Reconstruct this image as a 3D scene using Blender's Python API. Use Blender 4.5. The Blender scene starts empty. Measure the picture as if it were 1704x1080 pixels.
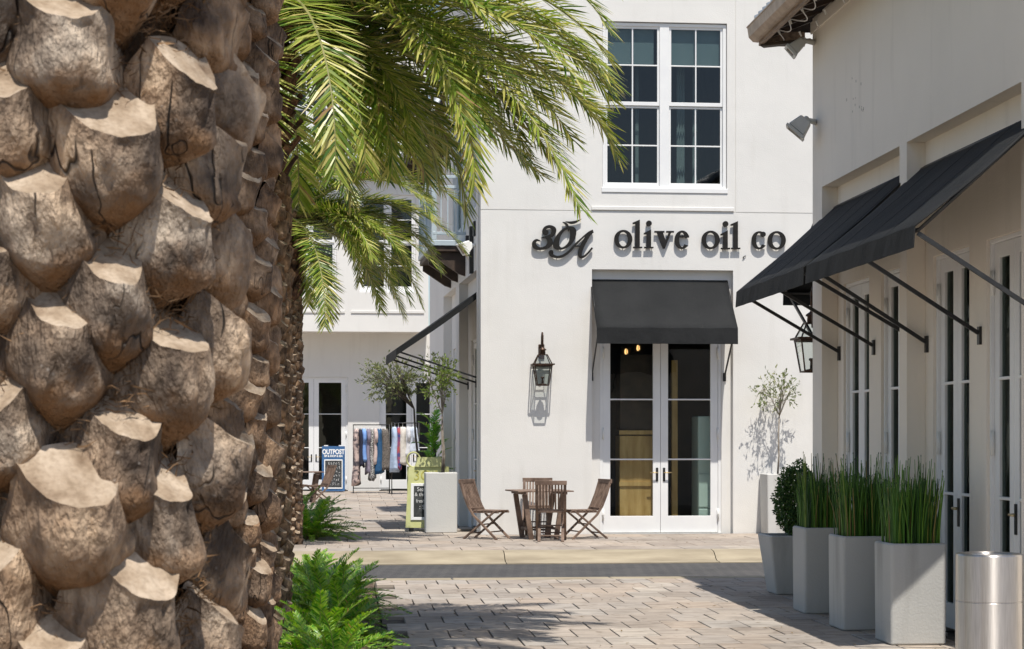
import bpy, bmesh, math, random
from mathutils import Vector, Matrix, noise

# ------------------------------------------------------------------ camera, world, sun, exposure
scene = bpy.context.scene
col = scene.collection
EYE = 1.73
FPX = 3000.0
TH = math.atan(277.0 / FPX)
S_, C_ = math.sin(TH), math.cos(TH)
cam_data = bpy.data.cameras.new('camera')
cam = bpy.data.objects.new('camera', cam_data)
col.objects.link(cam)
cam.location = (0, 0, EYE)
cam.rotation_euler = (math.pi / 2, 0, -TH)
cam_data.sensor_width = 36.0
cam_data.lens = FPX / 1704.0 * 36.0
cam_data.shift_y = 190.0 / 1704.0
cam_data.clip_start = 0.1
cam_data.clip_end = 2000.0
cam_data.dof.use_dof = True
cam_data.dof.focus_distance = 22.0
cam_data.dof.aperture_fstop = 26.0
scene.camera = cam

SUN_EL, SUN_AZ = math.radians(66), math.radians(7)   # light travels away from the camera, a little to the left
world = bpy.data.worlds.new('World')
scene.world = world
world.use_nodes = True
wn = world.node_tree
sky = wn.nodes.new('ShaderNodeTexSky')
sky.sky_type = 'NISHITA'
sky.sun_disc = False
sky.sun_elevation = SUN_EL
sky.sun_rotation = math.pi - SUN_AZ
wn.links.new(sky.outputs[0], wn.nodes['Background'].inputs[0])
wn.nodes['Background'].inputs[1].default_value = 0.10
sd = bpy.data.lights.new('sun', 'SUN')
sd.energy = 4.3
sd.angle = math.radians(0.5)
sd.color = (1.0, 0.95, 0.87)
sun = bpy.data.objects.new('sun', sd)
col.objects.link(sun)
trav = Vector((-math.sin(SUN_AZ) * math.cos(SUN_EL), math.cos(SUN_AZ) * math.cos(SUN_EL), -math.sin(SUN_EL)))
sun.rotation_euler = trav.to_track_quat('-Z', 'Y').to_euler()
sun.location = (0, -10, 30)
scene.render.engine = 'CYCLES'
scene.view_settings.view_transform = 'Standard'
scene.view_settings.look = 'None'
scene.view_settings.gamma = 1.0
scene.view_settings.exposure = 0.38
scene.cycles.max_bounces = 10
scene.cycles.diffuse_bounces = 5
scene.cycles.transparent_max_bounces = 24

# ------------------------------------------------------------------ helpers
def ray(px, py):
    u, v = (px - 852.0) / FPX, (730.0 - py) / FPX
    return (S_ + u * C_, C_ - u * S_, v)
def at_y(px, py, Y):
    d = ray(px, py); k = Y / d[1]
    return Vector((k * d[0], Y, EYE + k * d[2]))
def at_x(px, py, X):
    d = ray(px, py); k = X / d[0]
    return Vector((X, k * d[1], EYE + k * d[2]))
def at_z(px, py, z):
    d = ray(px, py); k = (z - EYE) / d[2]
    return Vector((k * d[0], k * d[1], z))
def R(a): return math.radians(a)

def tag(o, label=None, cat=None, group=None, kind=None):
    if label: o['label'] = label
    if cat: o['category'] = cat
    if group: o['group'] = group
    if kind: o['kind'] = kind
    return o
def thing(name, label, cat, loc=(0, 0, 0), rz=0.0, group=None):
    o = bpy.data.objects.new(name, None)
    o.empty_display_size = 0.2
    col.objects.link(o)
    o.location = loc
    o.rotation_euler = (0, 0, rz)
    return tag(o, label, cat, group)
def inst(name, mesh, parent=None, loc=(0, 0, 0), rot=(0, 0, 0), sc=(1, 1, 1)):
    o = bpy.data.objects.new(name, mesh)
    col.objects.link(o)
    o.parent = parent
    o.location = loc
    o.rotation_euler = rot
    o.scale = sc
    return o
def copy_tree(o, parent=None):
    c = o.copy()
    col.objects.link(c)
    c.parent = parent
    for ch in list(o.children):
        copy_tree(ch, c)
    return c

class MB:
    def __init__(s):
        s.v, s.f, s.m, s.t = [], [], [], []
    def add(s, vs, fs, mi=0, tint=0.5):
        b = len(s.v)
        s.v += [Vector(p) for p in vs]
        s.t += [tint] * len(vs)
        for f in fs:
            s.f.append([b + i for i in f]); s.m.append(mi)
        return s
    def box(s, x0, x1, y0, y1, z0, z1, mi=0, tint=0.5):
        return s.add([(x0, y0, z0), (x1, y0, z0), (x1, y1, z0), (x0, y1, z0), (x0, y0, z1), (x1, y0, z1), (x1, y1, z1), (x0, y1, z1)],
                     [(3, 2, 1, 0), (4, 5, 6, 7), (0, 1, 5, 4), (1, 2, 6, 5), (2, 3, 7, 6), (3, 0, 4, 7)], mi, tint)
    def hexa(s, b, t, mi=0):
        return s.add(list(b) + list(t), [(3, 2, 1, 0), (4, 5, 6, 7), (0, 1, 5, 4), (1, 2, 6, 5), (2, 3, 7, 6), (3, 0, 4, 7)], mi)
    def bar(s, p, q, w, h, up=(0, 0, 1), mi=0):
        p, q = Vector(p), Vector(q)
        d = (q - p).normalized()
        x = d.cross(Vector(up))
        if x.length < 1e-4: x = d.cross(Vector((1, 0, 0)))
        x.normalize(); u = x.cross(d).normalized()
        x *= w / 2; u *= h / 2
        return s.hexa([p - x - u, p + x - u, p + x + u, p - x + u], [q - x - u, q + x - u, q + x + u, q - x + u], mi)
    def tube(s, pts, r, n=8, mi=0, tint=0.5):
        pts = [Vector(p) for p in pts]
        rs = r if isinstance(r, (list, tuple)) else [r] * len(pts)
        vs, fs = [], []
        ref = Vector((0.13, 0.27, 0.95))
        for i, p in enumerate(pts):
            d = (pts[min(i + 1, len(pts) - 1)] - pts[max(i - 1, 0)]).normalized()
            if abs(d.dot(ref)) > 0.97: ref = Vector((0.95, 0.1, 0.2))
            x = d.cross(ref).normalized(); y = d.cross(x)
            for k in range(n):
                a = 2 * math.pi * k / n
                vs.append(p + (x * math.cos(a) + y * math.sin(a)) * rs[i])
        for i in range(len(pts) - 1):
            for k in range(n):
                k2 = (k + 1) % n
                fs.append((i * n + k, i * n + k2, (i + 1) * n + k2, (i + 1) * n + k))
        fs.append(tuple(range(n - 1, -1, -1)))
        fs.append(tuple((len(pts) - 1) * n + k for k in range(n)))
        return s.add(vs, fs, mi, tint)
    def lathe(s, prof, n=32, c=(0, 0, 0), mi=0):
        vs, fs = [], []
        for (r, z) in prof:
            for k in range(n):
                a = 2 * math.pi * k / n
                vs.append((c[0] + r * math.cos(a), c[1] + r * math.sin(a), c[2] + z))
        for i in range(len(prof) - 1):
            for k in range(n):
                k2 = (k + 1) % n
                fs.append((i * n + k, i * n + k2, (i + 1) * n + k2, (i + 1) * n + k))
        fs.append(tuple(range(n - 1, -1, -1)))
        fs.append(tuple((len(prof) - 1) * n + k for k in range(n)))
        return s.add(vs, fs, mi)
    def prism(s, poly, mapf, d0, d1, mi=0):
        n = len(poly)
        vs = [mapf(a, d0, b) for a, b in poly] + [mapf(a, d1, b) for a, b in poly]
        fs = [tuple(range(n)), tuple(range(2 * n - 1, n - 1, -1))] + [(i, (i + 1) % n, n + (i + 1) % n, n + i) for i in range(n)]
        return s.add(vs, fs, mi)
    def wall(s, a0, a1, z0, z1, holes, d0, d1, mapf, mi=0):
        A = sorted({a0, a1} | {min(max(h[i], a0), a1) for h in holes for i in (0, 1)})
        Z = sorted({z0, z1} | {min(max(h[i], z0), z1) for h in holes for i in (2, 3)})
        def solid(i, j):
            if i < 0 or j < 0 or i >= len(A) - 1 or j >= len(Z) - 1: return False
            ca, cz = (A[i] + A[i + 1]) / 2, (Z[j] + Z[j + 1]) / 2
            return not any(h[0] < ca < h[1] and h[2] < cz < h[3] for h in holes)
        for i in range(len(A) - 1):
            for j in range(len(Z) - 1):
                if not solid(i, j): continue
                p, q, b, t = A[i], A[i + 1], Z[j], Z[j + 1]
                s.add([mapf(p, d0, b), mapf(q, d0, b), mapf(q, d0, t), mapf(p, d0, t)], [(0, 1, 2, 3)], mi)
                s.add([mapf(p, d1, b), mapf(q, d1, b), mapf(q, d1, t), mapf(p, d1, t)], [(3, 2, 1, 0)], mi)
                if not solid(i - 1, j): s.add([mapf(p, d0, b), mapf(p, d0, t), mapf(p, d1, t), mapf(p, d1, b)], [(0, 1, 2, 3)], mi)
                if not solid(i + 1, j): s.add([mapf(q, d0, b), mapf(q, d0, t), mapf(q, d1, t), mapf(q, d1, b)], [(3, 2, 1, 0)], mi)
                if not solid(i, j - 1): s.add([mapf(p, d0, b), mapf(q, d0, b), mapf(q, d1, b), mapf(p, d1, b)], [(3, 2, 1, 0)], mi)
                if not solid(i, j + 1): s.add([mapf(p, d0, t), mapf(q, d0, t), mapf(q, d1, t), mapf(p, d1, t)], [(0, 1, 2, 3)], mi)
        return s
    def mesh(s, name, mats, smooth=False, bevel=0.0, weld=False, inv=None):
        vs = [inv @ p for p in s.v] if inv is not None else s.v
        me = bpy.data.meshes.new(name)
        me.from_pydata([tuple(p) for p in vs], [], s.f)
        for m in (mats if isinstance(mats, (list, tuple)) else [mats]): me.materials.append(m)
        me.polygons.foreach_set('material_index', s.m)
        if not bevel and not weld:
            at = me.attributes.new('tint', 'FLOAT', 'POINT')
            at.data.foreach_set('value', s.t)
        if bevel or weld:
            bm = bmesh.new(); bm.from_mesh(me)
            if weld: bmesh.ops.remove_doubles(bm, verts=bm.verts, dist=1e-4)
            bmesh.ops.recalc_face_normals(bm, faces=bm.faces)
            if bevel: bmesh.ops.bevel(bm, geom=list(bm.edges), offset=bevel, segments=1, affect='EDGES', clamp_overlap=True)
            bm.to_mesh(me); bm.free()
        if smooth: me.polygons.foreach_set('use_smooth', [True] * len(me.polygons))
        me.update()
        return me
    def build(s, name, mats, parent=None, smooth=False, bevel=0.0, weld=False, world=None):
        inv = None
        if world is not None:
            inv = (Matrix.Translation(world.location) @ Matrix.Rotation(world.rotation_euler.z, 4, 'Z')).inverted()
        return inst(name, s.mesh(name, mats, smooth, bevel, weld, inv), parent)

# ------------------------------------------------------------------ materials
def nt(name):
    m = bpy.data.materials.new(name); m.use_nodes = True
    return m, m.node_tree.nodes, m.node_tree.links, m.node_tree.nodes['Principled BSDF']
def ramp(n, l, fac, stops):
    r = n.new('ShaderNodeValToRGB'); e = r.color_ramp.elements
    e[0].position, e[0].color = stops[0][0], (*stops[0][1], 1)
    e[1].position, e[1].color = stops[-1][0], (*stops[-1][1], 1)
    for p, c in stops[1:-1]:
        k = e.new(p); k.color = (*c, 1)
    l.new(fac, r.inputs[0]); return r.outputs[0]
def tex(n, l, kind, scale, vec=None, detail=4, **kw):
    t = n.new('ShaderNodeTex' + kind); t.inputs['Scale'].default_value = scale
    if kind == 'Noise': t.inputs['Detail'].default_value = detail
    for k, v in kw.items(): setattr(t, k, v)
    if vec is not None: l.new(vec, t.inputs['Vector'])
    return t
def coords(n, l, scale=(1, 1, 1), kind='Object', rnd=False):
    tc = n.new('ShaderNodeTexCoord'); mp = n.new('ShaderNodeMapping')
    mp.inputs['Scale'].default_value = scale
    l.new(tc.outputs[kind], mp.inputs[0])
    if rnd:
        oi = n.new('ShaderNodeObjectInfo'); mu = n.new('ShaderNodeMath'); mu.operation = 'MULTIPLY'; mu.inputs[1].default_value = 37.0
        l.new(oi.outputs['Random'], mu.inputs[0]); l.new(mu.outputs[0], mp.inputs['Location'])
    return mp.outputs[0]
def mix(n, l, fac, a, b, mode='MIX'):
    x = n.new('ShaderNodeMix'); x.data_type = 'RGBA'; x.blend_type = mode
    for sck, val in ((0, fac), (6, a), (7, b)):
        if hasattr(val, 'is_output'): l.new(val, x.inputs[sck])
        elif sck == 0: x.inputs[0].default_value = val
        else: x.inputs[sck].default_value = (*val, 1)
    return x.outputs[2]
def bump(n, l, h, bs, strength=0.3, dist=0.01):
    b = n.new('ShaderNodeBump'); b.inputs['Strength'].default_value = strength; b.inputs['Distance'].default_value = dist
    l.new(h, b.inputs['Height']); l.new(b.outputs[0], bs.inputs['Normal'])

def simple(name, c1, c2=None, rough=0.6, scale=6.0, stretch=(1, 1, 1), bs=0.0, bdist=0.003, metal=0.0, spec=0.5, rnd=False, lo=0.35, hi=0.65, fine=None):
    m, n, l, b = nt(name)
    b.inputs['Roughness'].default_value = rough; b.inputs['Metallic'].default_value = metal
    b.inputs['Specular IOR Level'].default_value = spec
    if c2 is None:
        b.inputs['Base Color'].default_value = (*c1, 1); return m
    v = coords(n, l, stretch, rnd=rnd)
    t = tex(n, l, 'Noise', scale, v, 6)
    c = ramp(n, l, t.outputs[0], [(lo, c1), (hi, c2)])
    l.new(c, b.inputs['Base Color'])
    if bs:
        t2 = tex(n, l, 'Noise', fine or scale * 8, v, 5)
        bump(n, l, t2.outputs[0], b, bs, bdist)
    return m

def stucco(name, c, dirt, rnd=False, amt=0.40):
    m, n, l, b = nt(name)
    v = coords(n, l, rnd=rnd)
    big = tex(n, l, 'Noise', 0.7, v, 5)
    vs = coords(n, l, (3.0, 3.0, 0.35), rnd=rnd)
    streak = tex(n, l, 'Noise', 1.6, vs, 6)
    a = ramp(n, l, big.outputs[0], [(0.3, tuple(x * 0.92 for x in c)), (0.7, c)])
    f = ramp(n, l, streak.outputs[0], [(0.55, (0, 0, 0)), (0.80, (amt, amt, amt))])
    l.new(mix(n, l, f, a, dirt), b.inputs['Base Color'])
    b.inputs['Roughness'].default_value = 0.85
    b.inputs['Specular IOR Level'].default_value = 0.25
    t = tex(n, l, 'Noise', 55, v, 6)
    t2 = tex(n, l, 'Noise', 2.2, v, 3)
    ad = n.new('ShaderNodeMath'); ad.operation = 'MULTIPLY_ADD'; ad.inputs[1].default_value = 2.5
    l.new(t2.outputs[0], ad.inputs[0]); l.new(t.outputs[0], ad.inputs[2])
    bump(n, l, ad.outputs[0], b, 0.32, 0.008)
    return m

M = {}
M['stucco'] = stucco('white_stucco', (0.735, 0.72, 0.69), (0.57, 0.55, 0.51))
M['stucco_warm'] = stucco('warm_white_stucco', (0.84, 0.775, 0.685), (0.58, 0.53, 0.46))
M['trim'] = simple('white_trim_paint', (0.74, 0.74, 0.74), (0.78, 0.78, 0.77), 0.45, 3, bs=0.05)
M['blue_trim'] = simple('pale_blue_paint', (0.40, 0.475, 0.52), (0.46, 0.535, 0.575), 0.5, 3, bs=0.05)
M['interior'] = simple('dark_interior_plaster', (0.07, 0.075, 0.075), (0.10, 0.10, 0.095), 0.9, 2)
M['plywood'] = simple('knotty_plywood', (0.46, 0.27, 0.09), (0.64, 0.41, 0.17), 0.6, 3.0, (4, 4, 0.7), bs=0.1)
M['fridge'] = simple('pale_enamel', (0.55, 0.66, 0.63), (0.6, 0.7, 0.67), 0.35, 2)
M['black_metal'] = simple('black_powder_coat', (0.012, 0.012, 0.013), (0.02, 0.02, 0.02), 0.42, 20)
M['steel_grey'] = simple('grey_metal_paint', (0.48, 0.48, 0.46), (0.56, 0.56, 0.54), 0.5, 6)
M['white_lamp'] = simple('white_lamp_enamel', (0.75, 0.75, 0.73), (0.8, 0.8, 0.78), 0.4, 6)
M['lens'] = simple('lamp_lens', (0.30, 0.22, 0.15), (0.36, 0.27, 0.19), 0.25, 6)
M['bronze'] = simple('aged_bronze', (0.035, 0.022, 0.017), (0.09, 0.05, 0.032), 0.45, 30, metal=0.6)
M['brass'] = simple('satin_brass', (0.50, 0.38, 0.20), (0.56, 0.44, 0.26), 0.35, 10, metal=0.8)
M['hinge'] = simple('hinge_silver', (0.72, 0.72, 0.70), None, 0.4)
M['curtain'] = simple('sheer_curtain', (0.12, 0.165, 0.18), (0.16, 0.21, 0.225), 0.9, 3)
M['wood_dark'] = simple('dark_stained_wood', (0.028, 0.017, 0.011), (0.065, 0.040, 0.026), 0.65, 5, (1, 1, 1), bs=0.3)
M['wood_mid'] = simple('weathered_fascia_wood', (0.17, 0.11, 0.07), (0.30, 0.21, 0.14), 0.6, 5, (6, 1, 6), bs=0.2)
M['copper'] = simple('dull_copper_gutter', (0.30, 0.22, 0.16), (0.42, 0.32, 0.24), 0.45, 7, metal=0.35)
M['roof_tile'] = simple('grey_metal_tile', (0.36, 0.40, 0.43), (0.48, 0.52, 0.55), 0.45, 5, metal=0.3, rnd=True)
M['wire'] = simple('white_cable', (0.78, 0.77, 0.74), None, 0.5)
M['pot'] = stucco('cast_concrete_pot', (0.455, 0.45, 0.43), (0.20, 0.195, 0.18), True, 0.7)
M['pot_white'] = stucco('pale_cast_stone_pot', (0.57, 0.565, 0.54), (0.34, 0.32, 0.27), True, 0.5)
M['soil'] = simple('dark_potting_soil', (0.03, 0.02, 0.014), (0.07, 0.05, 0.034), 0.95, 30, bs=0.8, bdist=0.02)
M['mulch'] = simple('pine_bark_mulch', (0.07, 0.042, 0.026), (0.19, 0.13, 0.085), 0.95, 18, bs=0.9, bdist=0.03)
M['kerb'] = simple('sandy_concrete_kerb', (0.23, 0.19, 0.13), (0.37, 0.315, 0.225), 0.85, 3.0, (0.5, 2, 2), bs=0.25, bdist=0.004, rnd=True, lo=0.3, hi=0.7, fine=40)
M['joint'] = simple('joint_sand', (0.055, 0.043, 0.033), (0.13, 0.105, 0.08), 0.95, 15, bs=0.4)
M['chalkboard'] = simple('chalkboard_slate', (0.018, 0.02, 0.021), (0.05, 0.054, 0.055), 0.7, 12)
M['chalk'] = simple('white_chalk', (0.74, 0.74, 0.73), (0.5, 0.5, 0.5), 0.9, 60)
M['sign_blue'] = simple('blue_sign_paint', (0.022, 0.085, 0.21), (0.04, 0.125, 0.28), 0.5, 12)
M['sign_green'] = simple('olive_cream_sign_paint', (0.50, 0.51, 0.22), (0.57, 0.57, 0.28), 0.5, 6)
M['gold'] = simple('faded_gold_lettering', (0.44, 0.41, 0.10), None, 0.5)
M['teak'] = simple('weathered_teak', (0.095, 0.058, 0.040), (0.215, 0.145, 0.105), 0.7, 7, (1, 1, 1), bs=0.35, rnd=True, fine=60)
M['letter'] = simple('dark_bronze_letter', (0.010, 0.009, 0.008), (0.017, 0.015, 0.013), 0.6, 15, spec=0.25)
M['lamp_glow'], n, l, b = nt('warm_lamp_glow')
b.inputs['Emission Color'].default_value = (1.0, 0.55, 0.2, 1); b.inputs['Emission Strength'].default_value = 1.6
M['sky_reflection'] = simple('painted_sky_reflection', (0.11, 0.16, 0.185), (0.13, 0.18, 0.205), 0.9, 2)  # flat blue-grey standing in for sky reflected in the window
M['paint_mark'] = simple('dark_wall_mark', (0.27, 0.255, 0.235), None, 0.9)

# steel bin: brushed
m, n, l, b = nt('brushed_stainless'); M['stainless'] = m
v = coords(n, l, (1, 1, 60)); t = tex(n, l, 'Noise', 14, coords(n, l, (8, 8, 0.4)), 5)
l.new(ramp(n, l, t.outputs[0], [(0.3, (0.50, 0.47, 0.44)), (0.7, (0.62, 0.59, 0.56))]), b.inputs['Base Color'])
b.inputs['Metallic'].default_value = 1.0; b.inputs['Roughness'].default_value = 0.36
b.inputs['Anisotropic'].default_value = 0.9; b.inputs['Anisotropic Rotation'].default_value = 0.25
tg = n.new('ShaderNodeTangent'); tg.direction_type = 'RADIAL'; tg.axis = 'Z'; l.new(tg.outputs[0], b.inputs['Tangent'])
bump(n, l, tex(n, l, 'Noise', 30, v, 3).outputs[0], b, 0.05, 0.001)

# canvas
m, n, l, b = nt('black_awning_canvas'); M['canvas'] = m
v = coords(n, l); t = tex(n, l, 'Noise', 1.7, v, 5)
l.new(ramp(n, l, t.outputs[0], [(0.3, (0.010, 0.011, 0.012)), (0.75, (0.018, 0.019, 0.020))]), b.inputs['Base Color'])
b.inputs['Roughness'].default_value = 0.7; b.inputs['Specular IOR Level'].default_value = 0.25
w = tex(n, l, 'Noise', 2.4, coords(n, l, (1, 1, 1)), 4); w2 = tex(n, l, 'Noise', 260, v, 2)
ad = n.new('ShaderNodeMath'); ad.operation = 'MULTIPLY_ADD'; ad.inputs[1].default_value = 6.0
l.new(w.outputs[0], ad.inputs[0]); l.new(w2.outputs[0], ad.inputs[2]); bump(n, l, ad.outputs[0], b, 0.5, 0.016)

# glass
def glass(name, tint, refl=1.0):
    m, n, l, b = nt(name)
    n.remove(b); out = n['Material Output']
    tr = n.new('ShaderNodeBsdfTransparent'); tr.inputs[0].default_value = (*tint, 1)
    gl = n.new('ShaderNodeBsdfGlossy'); gl.inputs['Roughness'].default_value = 0.01
    gl.inputs[0].default_value = (refl, refl, refl, 1)
    fr = n.new('ShaderNodeFresnel'); fr.inputs[0].default_value = 1.55
    nz = tex(n, l, 'Noise', 1.3, coords(n, l), 2)
    bp = n.new('ShaderNodeBump'); bp.inputs['Strength'].default_value = 0.06; bp.inputs['Distance'].default_value = 0.05
    l.new(nz.outputs[0], bp.inputs['Height']); l.new(bp.outputs[0], gl.inputs['Normal'])
    mx = n.new('ShaderNodeMixShader')
    ge = n.new('ShaderNodeNewGeometry'); sb = n.new('ShaderNodeMath'); sb.operation = 'SUBTRACT'; sb.use_clamp = True
    l.new(fr.outputs[0], sb.inputs[0]); l.new(ge.outputs['Backfacing'], sb.inputs[1])
    l.new(sb.outputs[0], mx.inputs[0]); l.new(tr.outputs[0], mx.inputs[1]); l.new(gl.outputs[0], mx.inputs[2])
    l.new(mx.outputs[0], out.inputs[0]); return m
M['glass'] = glass('window_glass', (0.84, 0.87, 0.85))
M['glass_coated'] = glass('coated_door_glass', (0.62, 0.66, 0.64), 0.55)
M['glass_clear'] = glass('lantern_glass', (0.78, 0.81, 0.80))

# pavers: each one its own shade
def paver_mat(name, stops, stretch):
    m, n, l, b = nt(name)
    oi = n.new('ShaderNodeObjectInfo')
    base = ramp(n, l, oi.outputs['Random'], stops)
    v = coords(n, l, stretch, rnd=True)
    t = tex(n, l, 'Noise', 5, v, 7)
    sh = ramp(n, l, t.outputs[0], [(0.25, (0.62, 0.60, 0.58)), (0.5, (0.95, 0.94, 0.93)), (0.75, (1.15, 1.13, 1.10))])
    ge = n.new('ShaderNodeNewGeometry')
    wst = tex(n, l, 'Noise', 1.1, ge.outputs['Position'], 6); spk = tex(n, l, 'Noise', 9.0, ge.outputs['Position'], 5)
    sh2 = ramp(n, l, wst.outputs[0], [(0.34, (0.80, 0.79, 0.78)), (0.5, (1, 1, 1)), (0.66, (1.08, 1.07, 1.05))])
    sh3 = ramp(n, l, spk.outputs[0], [(0.30, (0.72, 0.70, 0.68)), (0.42, (1, 1, 1))])
    c_ = mix(n, l, 1.0, base, sh, 'MULTIPLY'); c_ = mix(n, l, 1.0, c_, sh2, 'MULTIPLY'); c_ = mix(n, l, 1.0, c_, sh3, 'MULTIPLY')
    l.new(c_, b.inputs['Base Color'])
    b.inputs['Roughness'].default_value = 0.85; b.inputs['Specular IOR Level'].default_value = 0.3
    bump(n, l, tex(n, l, 'Noise', 45, v, 6).outputs[0], b, 0.4, 0.004)
    return m
PSK = 0.86
PS = [(0.0, (0.345, 0.298, 0.258)), (0.2, (0.415, 0.36, 0.31)), (0.4, (0.385, 0.345, 0.308)), (0.55, (0.45, 0.39, 0.335)), (0.72, (0.43, 0.357, 0.295)), (0.86, (0.405, 0.372, 0.34)), (1.0, (0.49, 0.435, 0.375))]
PS = [(p, tuple(x * PSK for x in c)) for p, c in PS]
M['paver'] = paver_mat('tumbled_sandstone_paver', PS, (0.8, 2.6, 1))

# asphalt with a faint stamped brick pattern
m, n, l, b = nt('stamped_asphalt'); M['asphalt'] = m
v = coords(n, l)
br = n.new('ShaderNodeTexBrick'); br.inputs['Scale'].default_value = 1.0
mp = n.new('ShaderNodeMapping'); mp.inputs['Rotation'].default_value = (0, 0, 0.9)
l.new(v, mp.inputs[0]); l.new(mp.outputs[0], br.inputs['Vector'])
br.inputs['Brick Width'].default_value = 0.24; br.inputs['Row Height'].default_value = 0.12; br.inputs['Mortar Size'].default_value = 0.008
br.inputs['Color1'].default_value = (0.038, 0.038, 0.040, 1); br.inputs['Color2'].default_value = (0.050, 0.049, 0.051, 1); br.inputs['Mortar'].default_value = (0.11, 0.105, 0.10, 1)
g = tex(n, l, 'Noise', 220, v, 3); g2 = tex(n, l, 'Noise', 1.2, v, 5)
c = mix(n, l, 1.0, br.outputs[0], ramp(n, l, g.outputs[0], [(0.3, (0.7, 0.7, 0.7)), (0.75, (1.5, 1.5, 1.5))]), 'MULTIPLY')
c = mix(n, l, 1.0, c, ramp(n, l, g2.outputs[0], [(0.3, (0.8, 0.8, 0.8)), (0.7, (1.15, 1.13, 1.1))]), 'MULTIPLY')
l.new(c, b.inputs['Base Color']); b.inputs['Roughness'].default_value = 0.9
bump(n, l, g.outputs[0], b, 0.4, 0.005)

# foliage: two-sided leaf with some light let through; 'tint' differs leaf by leaf
def leaf(name, stops, rough=0.4, trans=0.35, spec=0.5):
    m, n, l, b = nt(name)
    a = n.new('ShaderNodeAttribute'); a.attribute_name = 'tint'
    c = ramp(n, l, a.outputs['Fac'], stops)
    l.new(c, b.inputs['Base Color']); b.inputs['Roughness'].default_value = rough; b.inputs['Specular IOR Level'].default_value = spec
    tl = n.new('ShaderNodeBsdfTranslucent')
    hs = n.new('ShaderNodeHueSaturation'); hs.inputs['Value'].default_value = 1.5; hs.inputs['Saturation'].default_value = 1.1
    l.new(c, hs.inputs['Color']); l.new(hs.outputs[0], tl.inputs[0])
    mx = n.new('ShaderNodeMixShader'); mx.inputs[0].default_value = trans
    l.new(b.outputs[0], mx.inputs[1]); l.new(tl.outputs[0], mx.inputs[2]); l.new(mx.outputs[0], n['Material Output'].inputs[0])
    return m
M['palm_leaf'] = leaf('date_palm_leaflet', [(0.0, (0.030, 0.082, 0.012)), (0.3, (0.080, 0.155, 0.018)), (0.6, (0.235, 0.30, 0.040)), (0.85, (0.52, 0.49, 0.15)), (1.0, (0.30, 0.19, 0.085))], 0.36, 0.30, 0.5)
M['rachis'] = simple('palm_frond_stem', (0.16, 0.17, 0.05), (0.26, 0.24, 0.09), 0.5, 8)
M['coontie_leaf'] = leaf('coontie_leaflet', [(0.0, (0.028, 0.105, 0.012)), (0.5, (0.090, 0.26, 0.022)), (0.86, (0.26, 0.40, 0.045)), (1.0, (0.33, 0.24, 0.07))], 0.38, 0.3)
M['olive_leaf'] = leaf('olive_leaf', [(0.0, (0.085, 0.115, 0.045)), (0.6, (0.19, 0.23, 0.085)), (1.0, (0.32, 0.32, 0.13))], 0.5, 0.25)
M['lime_leaf'] = leaf('light_green_leaf', [(0.0, (0.10, 0.17, 0.035)), (0.6, (0.23, 0.32, 0.065)), (1.0, (0.36, 0.40, 0.11))], 0.5, 0.3)
M['box_leaf'] = leaf('boxwood_leaf', [(0.0, (0.025, 0.062, 0.018)), (0.6, (0.058, 0.125, 0.030)), (1.0, (0.13, 0.20, 0.05))], 0.35, 0.2)
M['reed'] = leaf('horsetail_stem', [(0.0, (0.016, 0.048, 0.012)), (0.4, (0.050, 0.145, 0.018)), (0.75, (0.13, 0.27, 0.030)), (0.92, (0.22, 0.29, 0.045)), (1.0, (0.28, 0.20, 0.07))], 0.45, 0.12)
M['fern_leaf'] = leaf('bright_fan_leaf', [(0.0, (0.06, 0.20, 0.025)), (0.6, (0.15, 0.38, 0.04)), (1.0, (0.42, 0.50, 0.07))], 0.4, 0.35)
M['twig'] = simple('pale_olive_bark', (0.17, 0.14, 0.11), (0.36, 0.32, 0.27), 0.85, 12, bs=0.4)
M['twig_dark'] = simple('dark_olive_bark', (0.05, 0.04, 0.032), (0.12, 0.10, 0.08), 0.85, 12, bs=0.4)

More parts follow.
